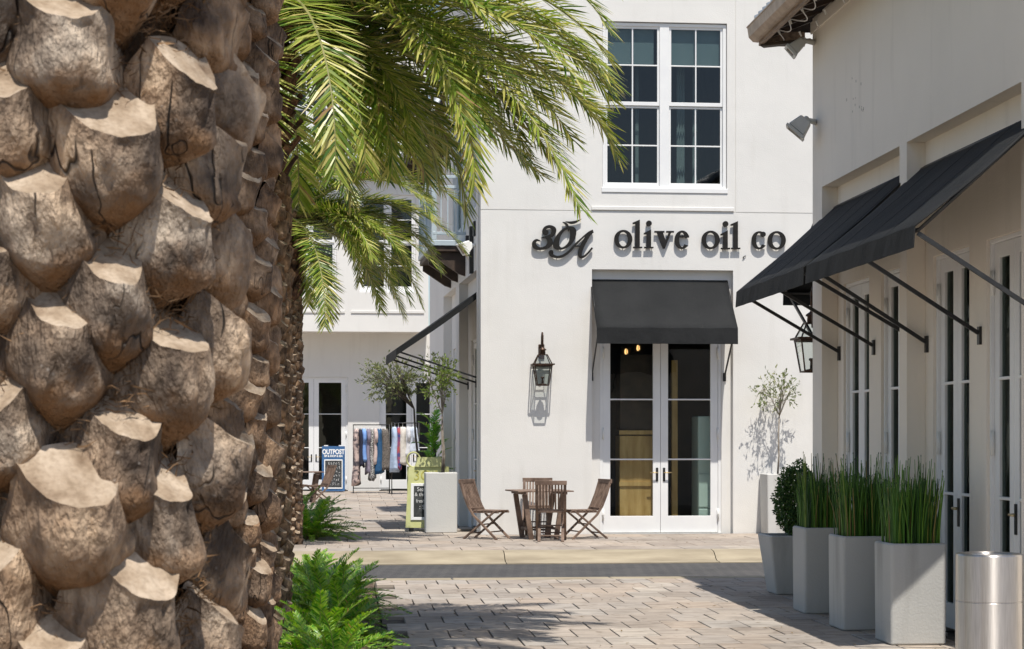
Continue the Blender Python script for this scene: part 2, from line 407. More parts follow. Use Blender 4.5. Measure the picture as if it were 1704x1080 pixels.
# palm boots
def boot_mat(name, dark, mid, light, fibre, spots=True):
    m, n, l, b = nt(name)
    v = coords(n, l, (1, 1, 1), rnd=True)
    vs = coords(n, l, (2.0, 2.0, 1.0), rnd=True)
    t = tex(n, l, 'Noise', 11, v, 8)
    c = ramp(n, l, t.outputs[0], [(0.36, dark), (0.52, mid), (0.66, light)])
    hue = tex(n, l, 'Noise', 5.5, v, 4)
    c = mix(n, l, 1.0, c, ramp(n, l, hue.outputs[0], [(0.36, (0.74, 0.76, 0.80)), (0.5, (1, 1, 1)), (0.64, (1.22, 1.08, 0.93))]), 'MULTIPLY')
    st = tex(n, l, 'Noise', 26, vs, 6)
    c = mix(n, l, 1.0, c, ramp(n, l, st.outputs[0], [(0.3, (0.55, 0.53, 0.52)), (0.55, (1.0, 1.0, 1.0)), (0.8, (1.25, 1.22, 1.18))]), 'MULTIPLY')
    sp = tex(n, l, 'Voronoi', 55, v)
    if spots:
        f = ramp(n, l, sp.outputs['Distance'], [(0.05, (0.3, 0.3, 0.3)), (0.16, (0, 0, 0))])
        f = mix(n, l, 1.0, f, ramp(n, l, tex(n, l, 'Noise', 14, v, 3).outputs[0], [(0.5, (0, 0, 0)), (0.62, (1, 1, 1))]), 'MULTIPLY')
        c = mix(n, l, f, c, (0.62, 0.58, 0.53))
    # ragged brown fibre clings to the foot of each boot
    tc = n.new('ShaderNodeTexCoord'); sx = n.new('ShaderNodeSeparateXYZ'); l.new(tc.outputs['Object'], sx.inputs[0])
    nz = tex(n, l, 'Noise', 30, v, 6)
    ma = n.new('ShaderNodeMath'); ma.operation = 'MULTIPLY_ADD'; ma.inputs[1].default_value = 0.11
    l.new(nz.outputs[0], ma.inputs[0]); l.new(sx.outputs[2], ma.inputs[2])
    f = ramp(n, l, ma.outputs[0], [(0.035, (0.85, 0.85, 0.85)), (0.085, (0, 0, 0))])
    c = mix(n, l, f, c, fibre)
    # dark cracks
    cv = coords(n, l, (1.0, 1.0, 0.22), rnd=True)
    iso = tex(n, l, 'Noise', 17.0, cv, 2)
    sb = n.new('ShaderNodeMath'); sb.operation = 'SUBTRACT'; sb.inputs[1].default_value = 0.5; l.new(iso.outputs[0], sb.inputs[0])
    ab = n.new('ShaderNodeMath'); ab.operation = 'ABSOLUTE'; l.new(sb.outputs[0], ab.inputs[0])
    cr = ramp(n, l, ab.outputs[0], [(0.0, (0.0, 0.0, 0.0)), (0.011, (1, 1, 1))])
    msk = tex(n, l, 'Noise', 6, v, 3)
    crm = mix(n, l, ramp(n, l, msk.outputs[0], [(0.53, (0, 0, 0)), (0.60, (1, 1, 1))]), (1, 1, 1), cr)
    c = mix(n, l, crm, (0.035, 0.022, 0.015), c)
    l.new(c, b.inputs['Base Color'])
    b.inputs['Roughness'].default_value = 0.72; b.inputs['Specular IOR Level'].default_value = 0.35
    fn = tex(n, l, 'Noise', 75, vs, 6)
    ad0 = n.new('ShaderNodeMath'); ad0.operation = 'ADD'; l.new(fn.outputs[0], ad0.inputs[0]); l.new(st.outputs[0], ad0.inputs[1])
    ad = n.new('ShaderNodeMath'); ad.operation = 'MULTIPLY_ADD'; ad.inputs[1].default_value = 1.2
    rgb = n.new('ShaderNodeRGBToBW'); l.new(crm, rgb.inputs[0])
    l.new(rgb.outputs[0], ad.inputs[0]); l.new(ad0.outputs[0], ad.inputs[2])
    bump(n, l, ad.outputs[0], b, 1.0, 0.012)
    return m
M['boot'] = boot_mat('old_leaf_base', (0.075, 0.050, 0.034), (0.275, 0.202, 0.142), (0.50, 0.415, 0.325), (0.22, 0.11, 0.042))
M['boot_brown'] = boot_mat('brown_leaf_base', (0.09, 0.055, 0.034), (0.225, 0.148, 0.093), (0.37, 0.265, 0.18), (0.17, 0.085, 0.034), False)
M['boot_young'] = boot_mat('reddish_leaf_base', (0.06, 0.032, 0.022), (0.15, 0.075, 0.045), (0.26, 0.155, 0.09), (0.10, 0.05, 0.025), False)
m, n, l, b = nt('sawn_leaf_base_end'); M['cut'] = m
v = coords(n, l, (1, 1, 1), rnd=True)
t = tex(n, l, 'Noise', 22, v, 7); t2 = tex(n, l, 'Noise', 160, v, 3)
c = ramp(n, l, t.outputs[0], [(0.25, (0.14, 0.088, 0.05)), (0.46, (0.30, 0.225, 0.155)), (0.70, (0.46, 0.37, 0.28))])
c = mix(n, l, 1.0, c, ramp(n, l, t2.outputs[0], [(0.3, (0.8, 0.78, 0.75)), (0.6, (1.05, 1.05, 1.05))]), 'MULTIPLY')
l.new(c, b.inputs['Base Color']); b.inputs['Roughness'].default_value = 0.9
bump(n, l, t2.outputs[0], b, 0.5, 0.003)
M['fibre'] = simple('palm_trunk_fibre', (0.055, 0.03, 0.016), (0.21, 0.12, 0.06), 0.95, 30, (2, 2, 1), bs=1.0, bdist=0.02, fine=140)
# ------------------------------------------------------------------ ground
GZ = 0.15
YF = 29.6                                             # street front of the olive oil shop
rng = random.Random(7)
def sheet(name, x0, x1, y0, y1, z0, z1, mat):
    return tag(MB().box(x0, x1, y0, y1, z0, z1).build(name, mat), kind='structure')
M['land'] = simple('sandy_ground', (0.26, 0.22, 0.17), (0.36, 0.31, 0.24), 0.95, 0.6)
sheet('ground', -400, 400, -300, 500, -0.5, -0.03, M['land'])
road = sheet('road', -80, 80, 20.44, 24.95, -0.3, 0.0, M['asphalt'])
plaza = sheet('plaza', 0.32, 60, -12, 20.16, -0.3, 0.118, M['joint'])
bed = sheet('planting_bed', -1.6, 0.30, -12, 20.16, -0.3, 0.135, M['mulch'])
sheet('lane', -60, -1.62, -12, 20.16, -0.3, 0.112, M['joint'])
sidewalk = sheet('sidewalk', -60, 60, 25.42, YF - 0.02, -0.3, 0.118, M['joint'])
alley = sheet('alley', -60, 2.6, YF - 0.018, 56.5, -0.3, 0.119, M['joint'])

def paver_mesh(w, d, name):
    b = MB().box(-w / 2, w / 2, -d / 2, d / 2, -0.04, 0.0)
    return b.mesh(name, M['paver'], bevel=0.004)
def lay(parent, x0, x1, y0, y1, w, d, gap=0.010, skip=None, ph=0.5):
    me = paver_mesh(w - gap, d - gap, 'paver'); k = 0
    y = y0
    while y + d <= y1 + 0.02:
        x = x0 - (ph * w if k % 2 else 0) + rng.uniform(-0.02, 0.02)
        while x < x1:
            if not (skip and skip(x, y)):
                inst('paver', me, parent, (x + w / 2, y + d / 2, GZ + rng.uniform(-0.003, 0.0015)),
                     (rng.uniform(-1, 1) * 0.004, rng.uniform(-1, 1) * 0.004, rng.uniform(-1, 1) * 0.004))
            x += w
        y += d; k += 1
lay(plaza, 0.5, 4.72, 11.94, 20.16, 0.338, 0.587, 0.012)
lay(sidewalk, -2.2, 7.4, 25.42, YF - 0.02, 0.64, 0.832, 0.010)
lay(alley, -1.6, 1.9, YF, 55.6, 0.64, 0.9, 0.010)
# foreground and side areas beyond the picked-apart pavers: paver sheet with the joints in the material
m, n, l, b = nt('paver_field'); M['paver_field'] = m
v = coords(n, l)
br = n.new('ShaderNodeTexBrick'); br.inputs['Scale'].default_value = 1.0; l.new(v, br.inputs['Vector'])
br.inputs['Brick Width'].default_value = 0.5; br.inputs['Row Height'].default_value = 0.34; br.inputs['Mortar Size'].default_value = 0.008
br.inputs['Color1'].default_value = (0.36, 0.30, 0.25, 1); br.inputs['Color2'].default_value = (0.44, 0.38, 0.32, 1); br.inputs['Mortar'].default_value = (0.09, 0.07, 0.055, 1)
t = tex(n, l, 'Noise', 3, v, 6)
l.new(mix(n, l, 1.0, br.outputs[0], ramp(n, l, t.outputs[0], [(0.3, (0.75, 0.73, 0.7)), (0.7, (1.1, 1.1, 1.1))]), 'MULTIPLY'), b.inputs['Base Color'])
b.inputs['Roughness'].default_value = 0.9
fld = MB()
fld.box(0.33, 60, -12, 11.93, 0.119, 0.148); fld.box(5.4, 60, 18.3, 20.15, 0.119, 0.148)
fld.build('paver_field', M['paver_field'], plaza)
fl2 = MB(); fl2.box(-60, -2.6, 25.43, YF - 0.03, 0.1185, 0.146); fl2.box(8.2, 60, 25.43, YF - 0.03, 0.1185, 0.146)
fl2.build('paver_field', M['paver_field'], sidewalk)
MB().box(-60, -2.0, YF - 0.01, 56.4, 0.1195, 0.146).build('paver_field', M['paver_field'], alley)
MB().box(-60, -1.63, -12, 20.1, 0.1125, 0.146).build('paver_field', M['paver_field'], bpy.data.objects['lane'])

# kerbs: rolled kerb across the street, flush kerb on the near side
kerb = tag(MB().box(-80, 80, 24.96, 25.4, -0.3, -0.02).build('kerb', M['joint']), kind='structure')
prof = [(24.72, -0.02), (24.72, 0.012), (24.92, 0.020), (25.00, 0.045), (25.08, 0.100), (25.16, 0.138), (25.26, 0.152), (25.40, 0.156), (25.40, -0.02)]
x = 2.21 - 3 * 2.98
for k in range(8):
    b_ = MB(); b_.prism([(y, z) for y, z in prof], lambda a, d, z: (d, a, z), x + 0.006, x + 2.974)
    b_.build('kerb_segment', M['kerb'], kerb, weld=True)
    x += 2.98
nk = tag(MB().box(-80, 80, 20.17, 20.44, -0.3, -0.01).build('near_kerb', M['joint']), kind='structure')
x = -6.0
for k in range(9):
    MB().box(x + 0.005, x + 1.795, 20.17, 20.44, -0.009, 0.151).build('kerb_stone', M['kerb'], nk, bevel=0.012)
    x += 1.8

# ------------------------------------------------------------------ building helpers
def fmap(y0):  return lambda a, d, z: (a, y0 + d, z)
def add_box_map(mb, mapf, a0, a1, d0, d1, z0, z1, mi=0):
    return mb.hexa([mapf(a0, d0, z0), mapf(a1, d0, z0), mapf(a1, d1, z0), mapf(a0, d1, z0)],
                   [mapf(a0, d0, z1), mapf(a1, d0, z1), mapf(a1, d1, z1), mapf(a0, d1, z1)], mi)
def leaf_door(root, mapf, a0, a1, z0, z1, d, rails, bottom, stile=0.11, top=0.12, handle=0, hinges=0, thick=0.05, mat='trim', hw='brass', gl='glass'):
    """one glazed door leaf: frame mesh with panes, handle and hinges below it"""
    zs = [z0 + bottom] + rails + [z1 - top]
    holes = []
    for i in range(len(zs) - 1):
        holes.append((a0 + stile, a1 - stile, zs[i] + (0.012 if i else 0), zs[i + 1] - (0.012 if i < len(zs) - 2 else 0)))
    mb = MB(); mb.wall(a0, a1, z0, z1, holes, d, d + thick, mapf)
    o = mb.build('door', M[mat], root, bevel=0.004, weld=True, world=root)
    for h in holes:
        add_box_map(MB(), mapf, h[0] - 0.006, h[1] + 0.006, d + thick * 0.45, d + thick * 0.55, h[2] - 0.006, h[3] + 0.006).build('pane', M[gl], o, world=root)
    if handle:
        ha = (a1 - stile * 0.45) if handle > 0 else (a0 + stile * 0.45)
        zc = z0 + 0.98
        mb = MB(); add_box_map(mb, mapf, ha - 0.02, ha + 0.02, d - 0.012, d - 0.001, zc - 0.13, zc + 0.10)
        mb.build('handle_plate', M['black_metal'], o, bevel=0.003, world=root)
        mb = MB()
        mb.tube([mapf(ha, d - 0.012, zc + 0.02), mapf(ha, d - 0.06, zc + 0.02), mapf(ha - handle * 0.03, d - 0.066, zc + 0.02), mapf(ha - handle * 0.125, d - 0.066, zc + 0.02)], 0.010, 8)
        mb.build('handle', M[hw], o, smooth=True, world=root)
    if hinges:
        he = a0 if hinges < 0 else a1
        for zh in (z0 + 0.3, z0 + (z1 - z0) * 0.5, z1 - 0.3):
            mb = MB(); mb.tube([mapf(he, d - 0.018, zh - 0.095), mapf(he, d - 0.018, zh + 0.095)], 0.018, 8)
            mb.tube([mapf(he, d - 0.018, zh - 0.004), mapf(he, d - 0.018, zh + 0.004)], 0.022, 8)
            mb.build('hinge', M['hinge'], o, smooth=True, world=root)
    return o
def casing(root, mapf, a0, a1, z0, z1, d0, d1, w=0.07, name='door_frame', sill=False, mat='trim'):
    mb = MB(); mb.wall(a0, a1, z0, z1, [(a0 + w, a1 - w, z0 + (w if sill else -1), z1 - w)], d0, d1, mapf)
    return mb.build(name, M[mat], root, weld=True, bevel=0.004, world=root)
def window(root, mapf, a0, a1, z0, z1, d, cols, rows_split, frame=0.055, mull=0.16, sash=0.035):
    """paired double-hung window: frame > sashes and panes"""
    mb = MB(); mid = (a0 + a1) / 2
    units = [(a0 + frame, mid - mull / 2), (mid + mull / 2, a1 - frame)] if mull else [(a0 + frame, a1 - frame)]
    mb.wall(a0, a1, z0, z1, [(u0, u1, z0 + frame * 1.5, z1 - frame) for u0, u1 in units], d, d + 0.1, mapf)
    w_ = mb.build('window', M['trim'], root, weld=True, bevel=0.004, world=root)
    mb = MB(); add_box_map(mb, mapf, a0 - 0.02, a1 + 0.02, d - 0.05, d + 0.0, z0 - 0.03, z0 + 0.05)
    mb.build('sill', M['trim'], w_, bevel=0.006, world=root)
    for u0, u1 in units:
        zb, zt = z0 + frame * 1.5, z1 - frame
        zm = zb + (zt - zb) * rows_split
        for k, (s0, s1) in enumerate(((zb, zm - 0.002), (zm + 0.002, zt))):
            dd = d + (0.05 if k == 0 else 0.022)
            sa = sash * (1.0 if k == 0 else 1.1)
            bt = sa * (1.8 if k == 0 else 1.6)
            cw = (u1 - u0 - 2 * sa) / cols; ch = (s1 - s0 - sa - bt) / 2
            holes = []
            for i in range(cols):
                for j in range(2):
                    x0, x1 = u0 + sa + i * cw, u0 + sa + (i + 1) * cw
                    y0, y1 = s0 + bt + j * ch, s0 + bt + (j + 1) * ch
                    holes.append((x0 + (0.011 if i else 0), x1 - (0.011 if i < cols - 1 else 0), y0 + (0.011 if j else 0), y1 - (0.011 if j == 0 else 0)))
            mb = MB(); mb.wall(u0 + 0.001, u1 - 0.001, s0, s1, holes, dd, dd + 0.026, mapf)
            mb.build('sash', M['trim'], w_, weld=True, bevel=0.003, world=root)
            for h in holes:
                add_box_map(MB(), mapf, h[0] - 0.004, h[1] + 0.004, dd + 0.011, dd + 0.015, h[2] - 0.004, h[3] + 0.004).build('pane', M['glass'], w_, world=root)
    return w_
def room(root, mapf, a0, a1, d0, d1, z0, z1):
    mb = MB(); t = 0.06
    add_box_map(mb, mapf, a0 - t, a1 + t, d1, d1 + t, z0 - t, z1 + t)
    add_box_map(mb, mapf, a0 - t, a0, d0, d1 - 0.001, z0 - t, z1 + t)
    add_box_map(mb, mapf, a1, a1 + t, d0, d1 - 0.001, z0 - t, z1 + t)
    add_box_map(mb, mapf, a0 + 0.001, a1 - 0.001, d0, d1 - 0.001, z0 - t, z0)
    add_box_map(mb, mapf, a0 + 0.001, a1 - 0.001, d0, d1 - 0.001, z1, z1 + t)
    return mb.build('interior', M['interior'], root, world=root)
def fx(px, Y=YF): return at_y(px, 500, Y).x
def fz(px, py, Y=YF): return at_y(px, py, Y).z

# ------------------------------------------------------------------ olive oil shop (centre)
XC = fx(800)
shop = thing('shop_building', 'white stucco corner shop with tall sash window and black lettering over glazed double doors', 'building', (XC, YF, 0))
FM = fmap(YF)
dr0, dr1, drz = fx(985), fx(1220), fz(1100, 449)                     # shallow door recess
do0, do1, doz = fx(1000), fx(1203), 3.52                             # door opening
w0, w1, wz0, wz1 = fx(1003), fx(1209), fz(1100, 318), fz(1100, 38)    # window
groove_z = fz(1100, 352)
XE = 14.0
jx = fx(1223)
mb = MB()
TOPZ = 10.6
g = 0.007
mb.wall(XC, jx - 0.0, groove_z + g, TOPZ, [(w0 - 0.008, w1 + 0.008, wz0 - 0.034, wz1 + 0.012)], 0.0, 0.13, FM)
mb.wall(jx + 0.014, XE, groove_z + g, TOPZ, [], 0.0, 0.13, FM)
mb.wall(XC, XE, 0.10, groove_z - g, [(dr0, dr1, 0.0, drz)], 0.0, 0.13, FM)
mb.wall(XC + 0.002, XE, 0.10, TOPZ - 0.02, [(w0 - 0.008, w1 + 0.008, wz0 - 0.034, wz1 + 0.012), (do0, do1, 0.0, doz)], 0.131, 0.36, FM)
mb.box(XC + 0.01, XE, YF + 0.010, YF + 0.12, groove_z - g - 0.0, groove_z + g + 0.0)
mb.box(jx + 0.0, jx + 0.014, YF + 0.010, YF + 0.12, groove_z + g + 0.001, TOPZ - 0.01)
mb.build('wall', M['stucco'], shop, weld=False, world=shop)
# raised apron panel under the window
mb = MB(); mb.box(dr0 - 0.01, dr1 + 0.01, YF - 0.022, YF - 0.001, groove_z + 0.012, groove_z + 0.075)
mb.build('ledge', M['stucco'], shop, bevel=0.006, world=shop)
MB().box(XC - 0.04, XE, YF - 0.05, YF + 0.42, TOPZ + 0.002, TOPZ + 0.14).build('coping', M['stucco'], shop, bevel=0.01, world=shop)
MB().box(XC + 0.3, XE, YF + 0.43, YF + 12, TOPZ - 0.15, TOPZ - 0.02).build('roof', M['steel_grey'], shop, world=shop)
window(shop, FM, w0, w1, wz0, wz1, 0.035, 2, 0.505)
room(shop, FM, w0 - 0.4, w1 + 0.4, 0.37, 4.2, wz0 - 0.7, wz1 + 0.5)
for (pa, pb) in ((1136, 1150), (1163, 1171), (1066, 1072)):
    mb = MB(); a0, a1 = fx(pa), fx(pb); N = 10
    pts = [(a0 + (a1 - a0) * i / N, 0.55 + 0.025 * math.sin(i * 2.1)) for i in range(N + 1)]
    for i in range(N):
        p, q = pts[i], pts[i + 1]
        mb.add([FM(p[0], p[1], wz0), FM(q[0], q[1], wz0), FM(q[0], q[1], wz1), FM(p[0], p[1], wz1)], [(0, 1, 2, 3)])
    mb.build('curtain', M['curtain'], shop, smooth=True, weld=True, world=shop)
for (pa, pb) in ((1006, 1090), (1114, 1201)):
    MB().box(fx(pa), fx(pb), YF + 0.14, YF + 0.15, fz(1100, 108), wz1).build('sky_reflection_panel', M['sky_reflection'], shop, world=shop)  # added panels behind the top panes, coloured to imitate reflected sky
# doors
casing(shop, FM, do0 + 0.002, do1 - 0.002, 0.152, doz - 0.002, 0.14, 0.25, 0.05)
dm = (do0 + do1) / 2
zb = 0.165
for k, (a0, a1) in enumerate(((do0 + 0.054, dm - 0.003), (dm + 0.003, do1 - 0.054))):
    leaf_door(shop, FM, a0, a1, zb, doz - 0.056, 0.155, [1.385, 2.385], 0.275, 0.125, 0.10, handle=1 if k == 0 else -1, hinges=-1 if k == 0 else 1)
MB().box(do0, do1, YF + 0.08, YF + 1.2, 0.119, 0.158).build('threshold', M['steel_grey'], shop, world=shop)
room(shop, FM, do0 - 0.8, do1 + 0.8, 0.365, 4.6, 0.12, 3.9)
# things seen through the doors
a = at_y(1031, 860, YF + 0.30); c = at_y(1087, 605, YF + 0.30)
t = thing('plywood_crate', 'tall knotty plywood crate standing inside the glazed double doors', 'crate', ((a.x + c.x) / 2, YF + 0.53, 0.159))
hw = (c.x - a.x) / 2
MB().box(-hw, hw, -0.25, 0.25, 0.0, 1.62).build('panel', M['plywood'], t, bevel=0.005)
for z in (0.04, 0.78, 1.64): MB().box(-hw - 0.01, hw + 0.01, -0.275, -0.251, z, z + 0.07).build('batten', M['plywood'], t)
MB().box(-hw * 0.95, hw * 0.95, -0.2, 0.25, 1.721, 2.98).build('shaded_upper_panel', M['wood_dark'], t, bevel=0.005)  # upper part of the crate, awning shade put in as dark wood
a = at_y(1100, 860, YF + 1.2)
t = thing('wooden_post', 'narrow yellow wooden post seen through the right glazed door', 'post', (at_y(1122, 800, YF + 0.6).x, YF + 0.60, 0.159))
MB().box(-0.05, 0.05, -0.05, 0.05, 0, 2.9).build('post', M['plywood'], t, bevel=0.004)
MB().box(-0.08, 0.08, -0.08, 0.08, -0.001, 0.05).build('foot', M['plywood'], t, bevel=0.004)
p = at_y(1176, 860, YF + 0.4)
t = thing('refrigerator', 'pale green white refrigerator inside the shop behind the right door', 'refrigerator', (p.x + 0.12, YF + 0.62, 0.159))
MB().box(-0.28, 0.28, -0.28, 0.3, 0.03, 1.95).build('cabinet', M['fridge'], t, bevel=0.015)
MB().box(-0.275, 0.20, -0.31, -0.281, 0.42, 0.98).build('drawer', M['fridge'], t, bevel=0.008)
MB().box(-0.275, 0.20, -0.31, -0.281, 0.06, 0.39).build('drawer', M['fridge'], t, bevel=0.008)
for i, (px, py) in enumerate(((1042, 585), (1062, 579))):
    p = at_y(px, py, YF + 2.2)
    t = thing('pendant_lamp', ('larger' if i == 0 else 'smaller right hand') + ' glowing caged pendant lamp inside the shop doorway', 'lamp', (p.x, p.y, p.z - 0.08), 0, 'pendant lamps in the shop')
    MB().lathe([(0.02, 0.03), (0.032, 0.06), (0.028, 0.11), (0.015, 0.13)], 12).build('bulb', M['lamp_glow'], t, smooth=True)
    mb = MB()
    for k in range(8):
        aa = k * math.pi / 4
        mb.tube([(0.09 * math.cos(aa), 0.09 * math.sin(aa), 0), (0.075 * math.cos(aa), 0.075 * math.sin(aa), 0.17)], 0.006, 5)
    mb.build('cage', M['black_metal'], t)
    MB().tube([(0, 0, 0.17), (0, 0, 3.9 - p.z + 0.08)], 0.006, 6).build('cord', M['black_metal'], t)

# side wall of the corner shop, running back along the alley
PH = math.radians(2.35)
SE, SN = Vector((-math.sin(PH), math.cos(PH), 0)), Vector((math.cos(PH), math.sin(PH), 0))
def SM(a, d, z): return Vector((XC, YF, 0)) + SE * a + SN * d + Vector((0, 0, z))
bays = [(0.62, 3.42), (4.05, 6.45)]
mb = MB()
swin = [(2.7, 4.6, 5.45, 8.0), (0.7, 1.6, 5.6, 8.3)]
mb.wall(0.36, 9.6, 0.10, TOPZ, [(b0, b1, 0.0, 4.57) for b0, b1 in bays] + swin, 0.0, 0.16, SM)
dop = [(1.15, 2.85), (4.4, 6.1)]
mb.wall(0.36, 9.6, 0.10, TOPZ - 0.02, [(b0, b1, 0.0, 3.5) for b0, b1 in dop] + swin, 0.161, 0.36, SM)
mb.build('side_wall', M['stucco'], shop, world=shop)
for b0, b1 in dop:
    casing(shop, SM, b0 + 0.002, b1 - 0.002, 0.15, 3.498, 0.19, 0.28, 0.05)
    m_ = (b0 + b1) / 2
    leaf_door(shop, SM, b0 + 0.054, m_ - 0.003, 0.165, 3.44, 0.2, [1.36, 2.36], 0.3, 0.12, 0.1, handle=1, hinges=-1)
    leaf_door(shop, SM, m_ + 0.003, b1 - 0.054, 0.165, 3.44, 0.2, [1.36, 2.36], 0.3, 0.12, 0.1, handle=-1, hinges=1)
room(shop, SM, 4.2, 6.4, 0.365, 2.5, 0.12, 3.8)
room(shop, SM, 2.5, 4.9, 0.365, 2.5, 5.2, 8.3)
window(shop, SM, 0.702, 1.598, 5.602, 8.298, 0.05, 2, 0.5, mull=0)
leaf_door(shop, SM, 2.702, 3.649, 5.46, 7.99, 0.08, [6.4, 7.2], 0.2, 0.1, 0.1, mat='blue_trim')
leaf_door(shop, SM, 3.651, 4.598, 5.46, 7.99, 0.08, [6.4, 7.2], 0.2, 0.1, 0.1, mat='blue_trim')
MB().box(XC + 0.4, XE, YF + 9.55, YF + 9.9, 0.1, TOPZ - 0.03).build('rear_wall', M['stucco'], shop, world=shop)
# balcony
B0, B1, BW, BZ = 2.25, 5.1, -0.62, 5.24
t = thing('balcony', 'small pale blue railed balcony on dark brackets high on the alley side wall', 'balcony', SM((B0 + B1) / 2, BW / 2, BZ - 0.2))
mb = MB(); add_box_map(mb, SM, B0, B1, BW, -0.002, BZ - 0.10, BZ); mb.build('floor_slab', M['blue_trim'], t, bevel=0.01, world=t)
mb = MB(); add_box_map(mb, SM, B0 + 0.03, B1 - 0.03, BW + 0.03, -0.003, BZ - 0.20, BZ - 0.101); mb.build('fascia', M['wood_dark'], t, bevel=0.01, world=t)
for a in (B0 + 0.15, (B0 + B1) / 2, B1 - 0.15):
    mb = MB(); mb.prism([(BW + 0.08, BZ - 0.202), (-0.004, BZ - 0.202), (-0.004, BZ - 0.62), (-0.12, BZ - 0.58), (BW + 0.08, BZ - 0.30)], lambda p, d, z, a=a: SM(a + d, p, z), -0.05, 0.05)
    mb.build('bracket', M['wood_dark'], t, world=t)
for a in (B0 + 0.05, (B0 + B1) / 2, B1 - 0.05):
    mb = MB(); add_box_map(mb, SM, a - 0.045, a + 0.045, BW + 0.01, BW + 0.10, BZ + 0.001, BZ + 1.2); mb.build('post', M['blue_trim'], t, bevel=0.008, world=t)
for z in (0.1, 0.92, 1.1):
    mb = MB(); add_box_map(mb, SM, B0 + 0.0, B1, BW + 0.03, BW + 0.08, BZ + z, BZ + z + 0.05)
    mb.build('rail', M['blue_trim'], t, bevel=0.005, world=t)
    mb = MB(); add_box_map(mb, SM, B0 + 0.03, B0 + 0.08, BW + 0.081, -0.004, BZ + z, BZ + z + 0.05)
    mb.build('rail', M['blue_trim'], t, bevel=0.005, world=t)
for k in range(4):
    d = BW + 0.17 + k * 0.12
    mb = MB(); add_box_map(mb, SM, B0 + 0.045, B0 + 0.065, d, d + 0.02, BZ + 0.15, BZ + 0.92); mb.build('baluster', M['blue_trim'], t, world=t)
for k in range(18):
    a = B0 + 0.18 + k * 0.145
    mb = MB(); add_box_map(mb, SM, a, a + 0.02, BW + 0.045, BW + 0.065, BZ + 0.15, BZ + 0.92); mb.build('baluster', M['blue_trim'], t, world=t)
# little tiled canopy further back on the same side
CA0, CA1 = 6.3, 9.2
t = thing('tiled_canopy', 'small tiled canopy on dark timber brackets above the alley behind the balcony', 'canopy', SM((CA0 + CA1) / 2, -0.3, 7.5))
mb = MB(); mb.prism([(-0.005, 8.55), (-0.66, 7.55), (-0.66, 7.45), (-0.005, 8.42)], lambda p, d, z: SM(d, p, z), CA0, CA1); mb.build('deck', M['wood_dark'], t, world=t)
for k in range(14):
    a = CA0 + 0.10 + k * 0.207
    mb = MB(); mb.tube([SM(a, -0.01, 8.61), SM(a, -0.70, 7.56)], 0.085, 8); mb.build('tile', M['roof_tile'], t, smooth=True, world=t)
for a in (CA0 + 0.12, CA0 + 1.1, CA1 - 0.9, CA1 - 0.12):
    mb = MB(); mb.bar(SM(a, -0.62, 7.42), SM(a, -0.004, 7.42), 0.11, 0.12); mb.bar(SM(a, -0.50, 7.36), SM(a, -0.03, 6.85), 0.09, 0.09); mb.build('bracket', M['wood_dark'], t, world=t)

# ------------------------------------------------------------------ shop on the right
XW = 4.75
RY0, RY1, RTOP = 12.0, 18.05, 6.02
rshop = thing('side_shop_building', 'warm white stucco shop with black side awnings and tiled eave along the right edge', 'building', (XW, 15, 0))
def RM(a, d, z): return Vector((XW + d, a, z))
rb = [(12.34, 14.95), (15.15, 17.69)]
rdoors = [(12.60, 13.48), (13.86, 14.74), (15.34, 16.22), (16.60, 17.48)]
mb = MB()
mb.wall(RY0, RY1, 0.10, RTOP, [(p, q, 0.0, 4.25) for p, q in rb], 0.0, 0.16, RM)
mb.wall(RY0, RY1, 0.10, RTOP - 0.02, [(p, q, 0.0, 3.26) for p, q in rdoors], 0.161, 0.38, RM)
mb.build('wall', M['stucco_warm'], rshop, world=rshop)
mb = MB(); mb.box(XW + 0.381, 12, RY1 - 0.3, RY1 - 0.003, 0.10, RTOP); mb.build('end_wall', M['stucco_warm'], rshop, world=rshop)
mb = MB(); mb.box(XW + 0.381, 12, RY0 + 0.003, RY0 + 0.3, 0.10, RTOP); mb.build('end_wall', M['stucco_warm'], rshop, world=rshop)
for p, q in rdoors:
    casing(rshop, RM, p + 0.002, q - 0.002, 0.15, 3.258, 0.185, 0.27, 0.03)
    c = (p + q) / 2
    leaf_door(rshop, RM, p + 0.034, c - 0.002, 0.165, 3.224, 0.215, [1.277, 2.19], 0.21, 0.095, 0.11, handle=1, hinges=-1, gl='glass_coated')
    leaf_door(rshop, RM, c + 0.002, q - 0.034, 0.165, 3.224, 0.215, [1.277, 2.19], 0.21, 0.095, 0.11, handle=0, hinges=1, gl='glass_coated')
    room(rshop, RM, p - 0.1, q + 0.1, 0.385, 1.6, 0.12, 3.4)
MB().box(XW - 0.02, XW - 0.001, RY0, RY1 + 0.02, RTOP - 0.16, RTOP - 0.04).build('cornice', M['stucco_warm'], rshop, bevel=0.005, world=rshop)
